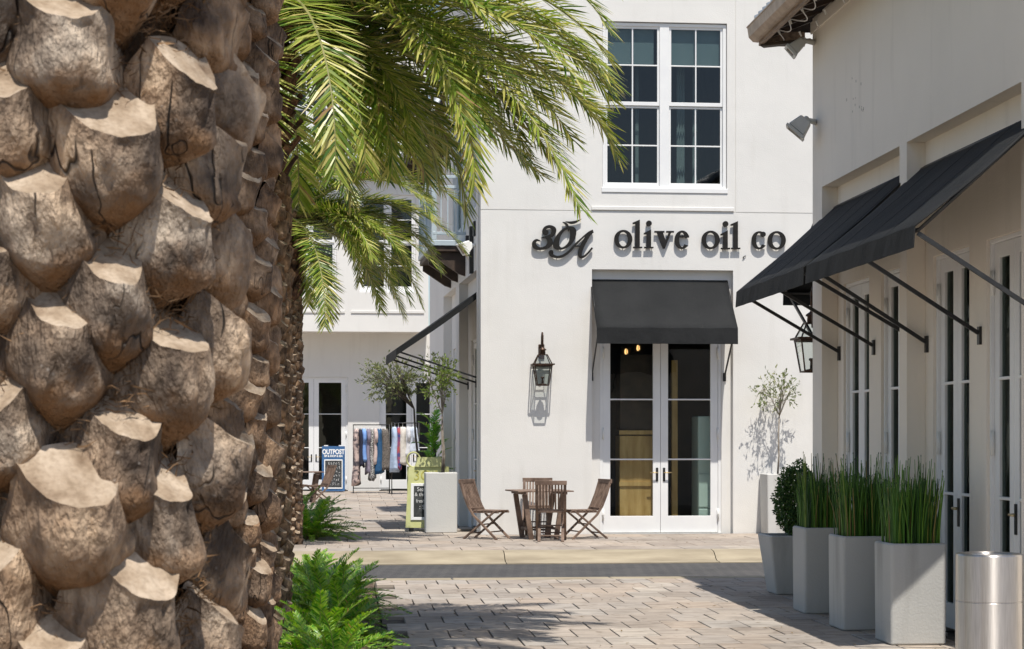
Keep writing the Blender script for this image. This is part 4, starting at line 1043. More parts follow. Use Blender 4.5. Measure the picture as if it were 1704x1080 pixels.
def make_table(label, loc, rz):
    t = thing('folding_table', label, 'table', loc, rz, 'teak folding tables')
    for k in range(9):
        y = -0.40 + k * 0.1
        MB().box(-0.45, 0.45, y - 0.046, y + 0.046, 0.745, 0.766).build('top_slat', M['teak'], t, bevel=0.003)
    for x in (-0.33, 0.33): MB().box(x - 0.02, x + 0.02, -0.43, 0.43, 0.705, 0.744).build('batten', M['teak'], t)
    for s in (-1, 1):
        for q in (-1, 1):
            mb = MB(); mb.bar((s * 0.31, q * 0.30, 0.704), (s * 0.20, q * 0.30, 0.0), 0.075, 0.05, (0, 1, 0)); mb.build('leg', M['teak'], t)
        mb = MB(); mb.bar((s * 0.225, -0.275, 0.16), (s * 0.225, 0.275, 0.16), 0.03, 0.04); mb.build('stretcher', M['teak'], t)
    mb = MB(); mb.bar((-0.23, 0, 0.175), (0.23, 0, 0.175), 0.03, 0.03); mb.build('brace', M['teak'], t)
    return t
tb = make_table('square slatted teak table between four folding chairs by the white wall', place(897, 28.4), R(8))
# a second set deeper in the alley, mostly behind the palm trunks
for (lbl, px, Y, a) in (('folding chair at the far alley table, its back towards the palms', 492, 44.5, 20), ('folding chair leaning back at the far alley table beside the blue sign', 527, 44.0, 205)):
    chair_copy('teak ' + lbl, (at_y(px, 700, Y).x, Y, GZ + 0.001), R(a), 'teak folding chairs in the alley')
t2 = copy_tree(tb); t2.location = (at_y(505, 700, 44.3).x, 44.9, GZ + 0.001); t2['label'] = 'slatted teak table deep in the alley, half hidden by the palm trunk'

# ------------------------------------------------------------------ planters
def rring(w, r, z, d=None, n=4):
    d = d or w; out = []
    for (sx, sy, a0) in ((1, 1, 0), (-1, 1, 90), (-1, -1, 180), (1, -1, 270)):
        for k in range(n + 1):
            a = math.radians(a0 + 90 * k / n)
            out.append((sx * (w / 2 - r) + r * math.cos(a), sy * (d / 2 - r) + r * math.sin(a), z))
    return out
def pot(root, wb, wt, h, mat, rim=0.035):
    rings = [rring(wb - 0.02, 0.02, 0.0), rring(wb, 0.025, 0.012), rring(wt, 0.03, h - 0.012), rring(wt - 0.02, 0.025, h), rring(wt - 2 * rim, 0.02, h), rring(wt - 2 * rim - 0.01, 0.02, h - 0.01), rring(wt - 2 * rim - 0.02, 0.02, h - 0.07)]
    n_ = len(rings[0]); vs = [p for r_ in rings for p in r_]; fs = []
    for i in range(len(rings) - 1):
        for k in range(n_):
            k2 = (k + 1) % n_; fs.append((i * n_ + k, i * n_ + k2, (i + 1) * n_ + k2, (i + 1) * n_ + k))
    fs.append(tuple(range(n_ - 1, -1, -1)))
    MB().add(vs, fs).build('pot', M[mat], root, smooth=False, weld=True)
    s = rring(wt - 2 * rim - 0.012, 0.02, h - 0.06)
    MB().add(s, [tuple(range(n_))]).build('soil', M['soil'], root)
def reeds(root, w, h0, n_, seed):
    rg = random.Random(seed); mb = MB()
    for k in range(n_):
        x, y = rg.uniform(-1, 1) * w * 0.42, rg.uniform(-1, 1) * w * 0.42
        ln = rg.uniform(0.34, 0.57) if rg.random() < 0.84 else rg.uniform(0.52, 0.74)
        lx, ly = x * 0.14 + rg.gauss(0, 0.024), y * 0.14 + rg.gauss(0, 0.024)
        r_ = rg.uniform(0.003, 0.0052)
        pts = [(x + lx * q * q, y + ly * q * q, h0 + ln * q) for q in (0, 0.35, 0.7, 1.0)]
        tt = min(1, max(0, rg.gauss(0.48, 0.28)))
        mb.tube(pts, [r_, r_, r_ * 0.85, r_ * 0.5], 4, 0, tt)
        if rg.random() < 0.25: mb.tube([pts[-1], (pts[-1][0], pts[-1][1], pts[-1][2] + 0.014)], [0.004, 0.002], 4, 0, 0.02)
    tag(mb.build('reeds', M['reed'], root), kind='stuff')
def leaf_quad(mb, p, d, nrm, ln, w, tint, fold=0.25):
    d = d.normalized(); s = d.cross(nrm)
    if s.length < 1e-4: s = d.cross(Vector((0.3, 0.5, 0.8)))
    s.normalize(); u = s.cross(d)
    m_ = p + d * ln * 0.5
    mb.add([p, m_ + s * w / 2 + u * w * fold, p + d * ln, m_ - s * w / 2 + u * w * fold, m_], [(0, 1, 4), (1, 2, 4), (0, 4, 3), (4, 2, 3)], 0, tint)
def rvec(rg): 
    while True:
        v_ = Vector((rg.uniform(-1, 1), rg.uniform(-1, 1), rg.uniform(-1, 1)))
        if 0.05 < v_.length < 1: return v_.normalized()
def pot_at(px, py, w, dd=0.5):                   # place of a pot whose near left base corner shows at (px, py)
    p = at_z(px, py, GZ); return (p.x + w / 2, p.y + w * dd, GZ + 0.001)
WP = 0.435
specs = [(1483, 1074, 'tall grey concrete planter of reeds nearest the steel bin, sunlight across its face', 11), (1402.5, 1050, 'tall grey concrete planter of reeds, middle of the three', 12), (1339, 1022, 'tall grey concrete planter of reeds next to the clipped shrub', 13)]
for px, py, lbl, sd_ in specs:
    t = thing('reed_planter', lbl, 'planter', pot_at(px, py, WP), R(0.0), 'concrete reed planters')
    pot(t, WP, WP + 0.012, 0.775, 'pot'); reeds(t, WP, 0.715, 430, sd_)
def shrub_ball(root, c, rad, n_leaf, seed, mat, ls=0.032):
    rg = random.Random(seed); mb = MB()
    for k in range(n_leaf):
        v_ = rvec(rg); rr = rg.uniform(0.05, 1.0) ** 0.42
        bumpy = 1 + 0.18 * noise.noise(v_ * 2.7 + Vector((seed, 0, 0)))
        sh = 1.0 if v_.z < 0 else 1.0 - 0.25 * v_.z * 0
        p = c + Vector((v_.x * rad[0] * sh, v_.y * rad[1] * sh, v_.z * rad[2])) * rr * bumpy
        leaf_quad(mb, p, v_ + rvec(rg) * 0.9, rvec(rg), ls * rg.uniform(0.7, 1.2), ls * 0.55, min(1, max(0, rg.gauss(0.5, 0.28))))
    tag(mb.build('foliage', M[mat], root), kind='stuff')
t = thing('shrub_planter', 'tapered grey concrete planter with a clipped green shrub beside the reed planters', 'planter', pot_at(1291, 990, 0.40), 0)
pot(t, 0.40, 0.56, 0.60, 'pot')
shrub_ball(t, Vector((0.07, 0, 0.94)), (0.225, 0.24, 0.39), 7500, 5, 'box_leaf', 0.036)
mb = MB(); mb.tube([(0, 0, 0.54), (0.01, 0, 0.75), (-0.01, 0.01, 1.0)], [0.018, 0.015, 0.01], 7); mb.build('stem', M['twig_dark'], t, smooth=True)

def small_tree(root, base, top, c, rad, n_twig, leaves, ls, seed, leafmat, barkmat, tr=0.016, stems=1, lw=0.38, first=0.0):
    rg = random.Random(seed); wood, lv = MB(), MB()
    base, top, c = Vector(base), Vector(top), Vector(c)
    for s in range(stems):
        o = Vector((0.03 * s, 0.02 * s, 0))
        wood.tube([base + o, base.lerp(top, 0.35) + o + Vector((0.012, 0, 0)), base.lerp(top, 0.7) + o * 0.6 - Vector((0.008, 0, 0)), top], [tr * 1.15, tr, tr * 0.9, tr * 0.75], 8)
    wood.build('trunk', M[barkmat], root, smooth=True); wood = MB()
    mains = []
    for k in range(7):
        v_ = rvec(rg); v_.z = abs(v_.z) * 0.8 + 0.1
        e = c + Vector((v_.x * rad[0] * 0.5, v_.y * rad[1] * 0.5, v_.z * rad[2] * 0.4))
        m_ = top.lerp(e, 0.5) + Vector((0, 0, 0.04)) + rvec(rg) * 0.03
        path = [top, top.lerp(m_, 0.6), m_, e]; mains.append(path)
        wood.tube(path, [tr * 0.6, tr * 0.5, tr * 0.42, tr * 0.25], 6)
    for k in range(n_twig):
        v_ = rvec(rg) * (rg.uniform(0.45, 1.0) ** 0.6)
        e = c + Vector((v_.x * rad[0], v_.y * rad[1], v_.z * rad[2]))
        mp = min(mains, key=lambda q: (q[3] - e).length * rg.uniform(0.7, 1.3))
        st = mp[2].lerp(mp[3], rg.uniform(0, 1)) if rg.random() < 0.75 else mp[1].lerp(mp[2], rg.random())
        m_ = st.lerp(e, 0.5) + Vector((0, 0, 0.05)) + rvec(rg) * 0.04
        wood.tube([st, m_, e], [tr * 0.2, tr * 0.15, tr * 0.08], 4)
        for q in range(leaves):
            u = rg.uniform(0.25, 1.05)
            p = (st.lerp(m_, u * 2) if u < 0.5 else m_.lerp(e, u * 2 - 1))
            d = (e - st).normalized() + rvec(rg) * 0.9
            leaf_quad(lv, p, d, rvec(rg), ls * rg.uniform(0.7, 1.25), ls * lw, min(1, max(0, rg.gauss(0.5, 0.27))))
    wood.build('branches', M[barkmat], root, smooth=True)
    tag(lv.build('leaves', M[leafmat], root), kind='stuff')
# potted olive against the front, right of the doors
PE = (at_y(1276, 800, 29.05).x + 0.275, 29.3, GZ + 0.001)
t = thing('olive_planter', 'pale square planter with a sparse young olive tree right of the glazed doors', 'planter', PE, 0, 'pale planters with olive trees')
pot(t, 0.52, 0.55, 1.0, 'pot_white')
cc = at_y(1291, 652, 29.25); tp = at_y(1297, 692, 29.25)
lo = lambda p: (p.x - PE[0], p.y - PE[1], p.z - PE[2])
bs_ = at_y(1295, 792, 29.25)
small_tree(t, (lo(bs_)[0], 0, 0.93), lo(tp), lo(cc), (0.50, 0.30, 0.44), 62, 8, 0.062, 21, 'olive_leaf', 'twig', 0.014)
# potted olive at the alley mouth
q = at_z(708, 887, GZ)
PF = (q.x + 0.27, q.y + 0.28, GZ + 0.001)
t = thing('olive_planter', 'pale square planter with a leafy light green olive tree before the green sign', 'planter', PF, 0, 'pale planters with olive trees')
pot(t, 0.53, 0.54, 1.01, 'pot_white')
lo = lambda p: (p.x - PF[0], p.y - PF[1], p.z - PF[2])
small_tree(t, (0.02, 0, 0.94), lo(at_y(736, 688, PF[1])), lo(at_y(728, 628, PF[1])), (0.44, 0.4, 0.50), 100, 12, 0.062, 22, 'lime_leaf', 'twig', 0.017, 2)
# darker olive behind the green sign
q = at_y(698, 800, 33.6); PG = (q.x, 33.6, GZ + 0.001)
t = thing('olive_planter', 'dark planter with a spreading darker olive tree behind the green sign', 'planter', PG, 0, 'planters with olive trees')
pot(t, 0.40, 0.42, 0.75, 'chalkboard')
lo = lambda p: (p.x - PG[0], p.y - PG[1], p.z - PG[2])
small_tree(t, (0, 0, 0.68), lo(at_y(689, 680, 33.6)), lo(at_y(652, 630, 33.6)), (0.72, 0.5, 0.52), 130, 11, 0.07, 23, 'olive_leaf', 'twig_dark', 0.022)

# ------------------------------------------------------------------ steel bin
DB = 12.0
c = at_y(1646, 921, DB)
t = thing('litter_bin', 'brushed stainless steel cylindrical bin beside the nearest reed planter', 'bin', (c.x, DB, GZ + 0.001))
r_, h_ = 0.226, c.z - GZ
MB().lathe([(r_ - 0.012, 0), (r_ - 0.003, 0.004), (r_ - 0.003, 0.05), (r_, 0.055), (r_, h_ - 0.328), (r_ - 0.0035, h_ - 0.325), (r_ - 0.0035, h_ - 0.321), (r_, h_ - 0.318), (r_, h_ - 0.012), (r_ - 0.004, h_ - 0.003), (r_ - 0.012, h_), (r_ - 0.055, h_ - 0.004), (r_ - 0.065, h_ - 0.012), (r_ - 0.07, h_ - 0.10)], 64).build('body', M['stainless'], t, smooth=False, weld=True)
o = bpy.data.objects[t.children[0].name]
for p_ in o.data.polygons: p_.use_smooth = True
o.data.set_sharp_from_angle(angle=math.radians(12))
MB().lathe([(r_ - 0.072, 0.03), (r_ - 0.072, h_ - 0.11)], 32).build('liner', M['black_metal'], t, smooth=True)

# ------------------------------------------------------------------ signs
def text_obj(body, size, mat, parent, loc, rot=(math.pi / 2, 0, 0), depth=0.002, width=1.0, bold=0.0):
    cu = bpy.data.curves.new('lettering', 'FONT'); cu.body = body; cu.size = size; cu.extrude = depth; cu.align_x = 'CENTER'; cu.offset = bold
    tmp = bpy.data.objects.new('tmp_text', cu); col.objects.link(tmp)
    me = bpy.data.meshes.new_from_object(tmp)
    bpy.data.objects.remove(tmp); bpy.data.curves.remove(cu)
    me.name = 'lettering'; me.materials.clear(); me.materials.append(mat)
    return inst('lettering', me, parent, loc, rot, (width, 1, 1))
# blue A-board
YS = 53.4
a, b2 = at_y(535.5, 815, YS), at_y(574, 742, YS)
W_, H_ = b2.x - a.x, b2.z - GZ
t = thing('blue_sandwich_board', 'blue sandwich board reading OUTPOST with a chalk panel, before the white doors', 'sign board', ((a.x + b2.x) / 2, YS, GZ + 0.001))
tilt = R(7)
def board(mb, x0, x1, z0, z1, d0, d1):         # box on the leaning front panel
    f = lambda x, d, z: (x, math.sin(tilt) * z + d * math.cos(tilt), z * math.cos(tilt) - d * math.sin(tilt))
    return add_box_map(mb, f, x0, x1, d0, d1, z0, z1)
fp = board(MB(), -W_ / 2, W_ / 2, 0.03, H_, 0, 0.03).build('front_panel', M['sign_blue'], t, bevel=0.004)
mb = MB(); f = lambda x, d, z: (x, 0.42 - math.sin(tilt) * z + d, z); add_box_map(mb, f, -W_ / 2, W_ / 2, 0, 0.03, 0.03, H_ * 0.98); mb.build('rear_panel', M['sign_blue'], t, bevel=0.004)
mb = MB(); mb.wall(-W_ * 0.40, W_ * 0.40, H_ * 0.075, H_ * 0.71, [(-W_ * 0.36, W_ * 0.36, H_ * 0.10, H_ * 0.685)], -0.014, -0.001, lambda x, d, z: (x, math.sin(tilt) * z + d * math.cos(tilt), z * math.cos(tilt) - d * math.sin(tilt)))
mb.build('chalk_frame', M['trim'], t, weld=True, bevel=0.004)
board(MB(), -W_ * 0.362, W_ * 0.362, H_ * 0.098, H_ * 0.687, -0.009, -0.0015).build('chalk_panel', M['chalkboard'], t)
for k in (-1, 1):
    board(MB(), k * W_ * 0.32 - 0.06, k * W_ * 0.32 + 0.06, H_ + 0.002, H_ + 0.03, 0, 0.03).build('clip', M['trim'], t)
def on_board(body, size, z, d=-0.004, x=0, mat='chalk', width=1.0, bold=0.0):
    text_obj(body, size, M[mat], t, (x, math.sin(tilt) * z + d, z * math.cos(tilt)), (math.pi / 2 - tilt, 0, 0), 0.0015, width, bold)
on_board('OUTPOST', 0.20, H_ * 0.83, mat='trim', width=0.72, bold=0.007)
on_board('SIP & SHOP & SEA', 0.088, H_ * 0.765, mat='trim', width=0.80, bold=0.003)
# worn chalk scribble, too rubbed to read
for r0 in range(6):
    z = H_ * (0.625 - r0 * 0.088); x = -W_ * 0.29 + rng.uniform(0, 0.05); mb = MB()
    while x < W_ * 0.27:
        w_ = rng.uniform(0.04, 0.075); pts = []
        for q in range(6): pts.append((x + w_ * rng.random(), math.sin(tilt) * z - 0.0125, z * math.cos(tilt) + rng.uniform(-0.05, 0.05)))
        mb.tube(pts, 0.0045, 4); x += w_ + rng.uniform(0.012, 0.03)
    mb.build('chalk_scribble', M['chalk'], t)
# green shop board shaped like an oil can
YG = 30.75
a, b2 = at_y(674.5, 880, YG), at_y(742, 777, YG)
W_, H_ = b2.x - a.x, b2.z - GZ
t = thing('green_sandwich_board', 'olive green oil can shaped sandwich board with ring handle and white framed chalk panel', 'sign board', ((a.x + b2.x) / 2, YG, GZ + 0.001), R(-6))
tilt = R(6)
fm = lambda x, d, z: (x, math.sin(tilt) * z + d * math.cos(tilt), z * math.cos(tilt) - d * math.sin(tilt))
mb = MB(); mb.prism([(-W_ / 2, 0.06), (W_ / 2, 0.06), (W_ / 2 - 0.02, H_), (-W_ / 2 + 0.05, H_)], lambda p, d, z: fm(p, d, z), 0, 0.03); mb.build('front_panel', M['sign_green'], t)
mb = MB(); mb.prism([(-W_ / 2 + 0.15, H_ + 0.002), (W_ / 2 - 0.04, H_ + 0.002), (W_ / 2 - 0.10, H_ + 0.17), (-W_ / 2 + 0.20, H_ + 0.17)], lambda p, d, z: fm(p, d, z), -0.03, 0.05); mb.build('cap_panel', M['sign_green'], t)
mb = MB(); f2 = lambda x, d, z: (x, 0.5 - math.sin(tilt) * z + d, z); mb.prism([(-W_ / 2, 0.06), (W_ / 2 + 0.03, 0.06), (W_ / 2 + 0.03, H_), (-W_ / 2, H_)], f2, 0, 0.03); mb.build('rear_panel', M['sign_green'], t)
for x in (-W_ / 2 + 0.1, W_ / 2 - 0.1): MB().box(x - 0.04, x + 0.04, -0.01, 0.06, 0.0, 0.059).build('foot', M['black_metal'], t)
mb = MB(); ctr = fm(-W_ / 2 + 0.13, 0.01, H_ + 0.13)
mb.tube([(ctr[0] + 0.115 * math.cos(k * math.pi / 12), ctr[1], ctr[2] + 0.125 * math.sin(k * math.pi / 12)) for k in range(25)], 0.015, 6); mb.build('ring_handle', M['sign_green'], t, smooth=True)
mb = MB(); mb.wall(-W_ / 2 + 0.09, W_ / 2 - 0.09, 0.19, 0.82, [(-W_ / 2 + 0.14, W_ / 2 - 0.14, 0.24, 0.77)], -0.02, -0.001, fm); mb.build('chalk_frame', M['trim'], t, weld=True, bevel=0.004)
mb = MB(); add_box_map(mb, fm, -W_ / 2 + 0.138, W_ / 2 - 0.138, -0.012, -0.002, 0.238, 0.772); mb.build('chalk_panel', M['chalkboard'], t)
def on_green(body, size, x, z, d, mat, width=1.0, bold=0.0):
    p = fm(x, d, z); text_obj(body, size, M[mat], t, p, (math.pi / 2 - tilt, 0, 0), 0.0015, width, bold)
on_green('3OA', 0.24, 0.02, H_ - 0.22, -0.004, 'gold', 1.0); on_green('olive oil co', 0.11, 0.02, H_ - 0.34, -0.004, 'gold')
for s, x, z, sz in (('Sea', -0.09, 0.685, 0.10), ('& the', -0.10, 0.60, 0.09), ('fresh', -0.09, 0.49, 0.085), (': $', -0.06, 0.38, 0.11)):
    on_green(s, sz, x, z, -0.0145, 'chalk', 0.9)

# ------------------------------------------------------------------ clothes racks and garments
def rack(label, x0, x1, Y, ztop):
    t = thing('clothes_rack', label, 'clothes rack', ((x0 + x1) / 2, Y, GZ + 0.001), 0, 'clothes racks outside the back shop')
    h, w = ztop - GZ, (x1 - x0) / 2
    MB().tube([(-w, 0, h), (w, 0, h)], 0.016, 8).build('rail', M['black_metal'], t, smooth=True)
    for s in (-1, 1):
        MB().tube([(s * w, 0, 0.10), (s * w, 0, h + 0.015)], 0.015, 8).build('upright', M['black_metal'], t, smooth=True)
        MB().tube([(s * w, -0.28, 0.10), (s * w, 0.28, 0.10)], 0.016, 8).build('foot_bar', M['black_metal'], t, smooth=True)
        for q in (-1, 1):
            mb = MB(); mb.tube([(s * w - 0.014, q * 0.26, 0.042), (s * w + 0.014, q * 0.26, 0.042)], 0.042, 12); mb.build('castor', M['black_metal'], t, smooth=True)
    MB().tube([(-w, 0, 0.14), (w, 0, 0.14)], 0.012, 8).build('base_rail', M['black_metal'], t, smooth=True)
    return t
def cloth(name, c1, c2=None, sc=9.0):
    return simple(name, c1, c2 or tuple(x * 0.8 for x in c1), 0.85, sc, (1, 1, 1), bs=0.3, bdist=0.01, lo=0.42, hi=0.58, fine=20)
def garment(label, name, x, Y, zr, ln, th, dep, mat, seed, flare=1.15, sleeves=True):
    t = thing(name, label, 'garment', (x, Y, zr), 0, 'clothes hanging on the racks')
    rg = random.Random(seed); mb = MB(); NR, NC = 14, 20; vs, fs = [], []
    for i in range(NR + 1):
        q = i / NR; z = -0.075 - ln * q
        sh = min(1.0, 0.30 + 0.70 * (q / 0.10) ** 0.6) if q < 0.10 else 1.0 + (flare - 1) * q
        for k in range(NC):
            a = 2 * math.pi * k / NC
            wv = 1 + 0.22 * q * math.sin(3 * a + seed) + 0.12 * math.sin(5 * a + q * 5 + seed)
            zz = z + (0.05 * q * math.sin(2 * a + seed) if i == NR else 0)
            vs.append((th / 2 * math.cos(a) * wv * (0.55 + 0.45 * sh) * (0.75 + 0.4 * q) + 0.012 * math.sin(q * 9 + seed), dep / 2 * math.sin(a) * sh, zz))
    for i in range(NR):
        for k in range(NC):
            k2 = (k + 1) % NC; fs.append((i * NC + k, i * NC + k2, (i + 1) * NC + k2, (i + 1) * NC + k))
    fs.append(tuple(range(NC - 1, -1, -1))); fs.append(tuple(NR * NC + k for k in range(NC)))
    mb.add(vs, fs); mb.build('cloth_body', mat, t, smooth=True)
    if sleeves:
        for s in (-1, 1):
            mb = MB(); y = s * dep * 0.46
            mb.tube([(0, y * 0.8, -0.10), (0.01, y * 1.04, -0.20), (0.02, y * 1.08, -0.34), (0.01, y * 1.06, -0.48)], [0.045, 0.06, 0.055, 0.05], 10); mb.build('sleeve', mat, t, smooth=True)
    mb = MB(); mb.tube([(0, 0, -0.07), (0, 0, -0.02), (0, 0.018, 0.018), (0, 0.0, 0.034), (0, -0.018, 0.022)], 0.004, 5); mb.tube([(0, -dep * 0.4, -0.11), (0, 0, -0.065), (0, dep * 0.4, -0.11)], 0.006, 5); mb.build('hanger', M['wire'], t)
    return t
YR = 52.6
ra, rb_ = at_y(588, 707, YR), at_y(648, 707, YR)
rack('black wheeled clothes rack full of dresses and shirts beside the blue sign', ra.x, rb_.x, YR, ra.z)
pr = lambda px: at_y(px, 700, YR).x
zr = ra.z - 0.034
fl = cloth('floral_print', (0.52, 0.40, 0.36), (0.06, 0.05, 0.06), 8)
G = [('floral_dress', 'long pink and black floral dress at the left end of the rack', 593, 1.62, 0.15, fl), ('dark_skirt', 'dark navy skirt behind the blue shirt', 601, 1.1, 0.12, cloth('navy', (0.015, 0.018, 0.04))),
     ('blue_shirt', 'bright blue shirt on the rack', 606, 0.95, 0.14, cloth('shirt_blue', (0.16, 0.30, 0.62), (0.20, 0.36, 0.70))), ('mauve_dress', 'grey mauve dress hanging right of the blue shirt', 613, 1.3, 0.12, cloth('mauve', (0.24, 0.21, 0.27))),
     ('speckled_dress', 'black and white speckled dress, longest in the middle of the rack', 619, 1.48, 0.13, cloth('speckle', (0.45, 0.44, 0.42), (0.03, 0.03, 0.03), 30)), ('pink_blouse', 'pale pink blouse beside the teal dress', 625, 1.0, 0.11, cloth('pink', (0.58, 0.46, 0.42))),
     ('teal_dress', 'plain teal blue dress on the rack', 631, 1.28, 0.17, cloth('teal', (0.014, 0.07, 0.16), (0.02, 0.09, 0.20))), ('grey_dress', 'grey brown patterned dress at the right end of the rack', 641, 1.2, 0.21, cloth('taupe', (0.17, 0.145, 0.125), (0.08, 0.07, 0.06), 26))]
for k, (nm, lb, px, ln, th, mt) in enumerate(G): garment(lb, nm, pr(px), YR, zr, ln, th * 1.35, 0.36, mt, k + 3, sleeves=nm in ('blue_shirt', 'pink_blouse', 'mauve_dress'))
YR2 = 51.6
ra, rb_ = at_y(652, 704, YR2), at_y(697, 704, YR2)
rack('second clothes rack of pale tops, nearer the green sign', ra.x, rb_.x, YR2, ra.z)
pr = lambda px: at_y(px, 700, YR2).x
G = [('light_blue_dress', 'light blue dress at the left end of the pale tops', 657, 1.25, 0.16, cloth('sky', (0.42, 0.52, 0.68))), ('red_navy_dress', 'red and navy patterned dress between pale tops', 663, 1.2, 0.10, cloth('red_navy', (0.40, 0.07, 0.08), (0.03, 0.06, 0.22), 5)),
     ('cream_dress', 'cream dress with straight hem among the pale tops', 670, 1.05, 0.20, cloth('cream', (0.62, 0.58, 0.52))), ('white_blouse', 'white blouse beside the cream dress', 679, 0.8, 0.13, cloth('white', (0.66, 0.66, 0.68))),
     ('pale_shirt', 'pale blue white shirt at the right end, beside the tree trunk', 688, 0.72, 0.20, cloth('pale', (0.55, 0.60, 0.68)))]
for k, (nm, lb, px, ln, th, mt) in enumerate(G): garment(lb, nm, pr(px), YR2, ra.z - 0.034, ln, th * 1.35, 0.36, mt, k + 30, sleeves=nm in ('white_blouse', 'pale_shirt'))
# ------------------------------------------------------------------ palms
def boot_mesh(seed, W, H, lean, thick, slope, mats, NT=11, NS=14):
    rg = random.Random(seed); mb = MB()
    o = Vector((seed * 3.7, seed * 1.3, 0)); tw = rg.uniform(-0.12, 0.12); asym = rg.uniform(-0.12, 0.12)
    wt = rg.uniform(0.64, 0.92)
    def P(i, j):
        t, s = i / NT, -1 + 2 * j / NS
        hw = W / 2 * ((0.66 + 0.34 * math.sin(min(t / 0.32, 1) * math.pi / 2)) if t < 0.32 else 1.0 + (wt - 1.0) * ((t - 0.32) / 0.68) ** 1.15)
        d = thick * ((0.05 + 0.95 * math.sin(min(t / 0.34, 1) * math.pi / 2)) if t < 0.34 else 1.0 - 0.24 * ((t - 0.34) / 0.66) ** 1.2)
        prof = 1 - abs(s + asym * (1 - s * s)) ** 2.9
        x = lean * t ** 1.15 + d * prof
        y = hw * s + tw * W * t
        zt = H - slope * d * prof
        z = t * zt - 0.045 * (1 - t) ** 2 * (1 - s * s)
        v = Vector((x, y, z))
        k = (0.3 + 0.7 * min(t * 3, 1)) * (1 if i < NT else 0.45)
        n1 = noise.noise(v * 13 + o); n2 = noise.noise(v * 34 + o)
        n3 = abs(noise.noise(Vector((v.x * 22, v.y * 22, v.z * 7)) + o))
        v.x += k * (0.013 * n1 + 0.012 * noise.noise(v * 6 + o) + 0.0035 * n2 - 0.008 * (1 - min(n3 * 5, 1)) + 0.0030 * noise.noise(Vector((v.x * 70, v.y * 70, v.z * 38)) + o))
        v.y += k * 0.011 * noise.noise(v * 17 - o)
        v.z += (0.007 * noise.noise(v * 15 + o * 2) + (0.003 * noise.noise(v * 70 + o) if i == NT else 0)) * (1 if i == NT else 0.3)
        return v
    vs = [P(i, j) for i in range(NT + 1) for j in range(NS + 1)]; fs = []
    w = NS + 1
    for i in range(NT):
        for j in range(NS): fs.append((i * w + j, i * w + j + 1, (i + 1) * w + j + 1, (i + 1) * w + j))
    mb.add(vs, fs, 0)
    # sawn end, slightly dished
    NB = 4; cv, cf = [], []
    for b_ in range(NB + 1):
        u = b_ / NB
        for j in range(NS + 1):
            f = vs[NT * w + j]; s = -1 + 2 * j / NS
            bk = Vector((lean - 0.012, f.y * 0.96, H + 0.014 * (1 - s * s)))
            p = f.lerp(bk, u)
            p.z += (-0.006 * math.sin(u * math.pi) * (1 - s * s)) + (0.002 * noise.noise(p * 60 + o) if 0 < b_ else 0.0)
            cv.append(p)
    for b_ in range(NB):
        for j in range(NS): cf.append((b_ * w + j, b_ * w + j + 1, (b_ + 1) * w + j + 1, (b_ + 1) * w + j))
    mb.add(cv, cf, 1)
    me = mb.mesh('leaf_base', mats, smooth=True, weld=True)
    # crisp rim between face and sawn end
    me.set_sharp_from_angle(angle=math.radians(50))
    return me

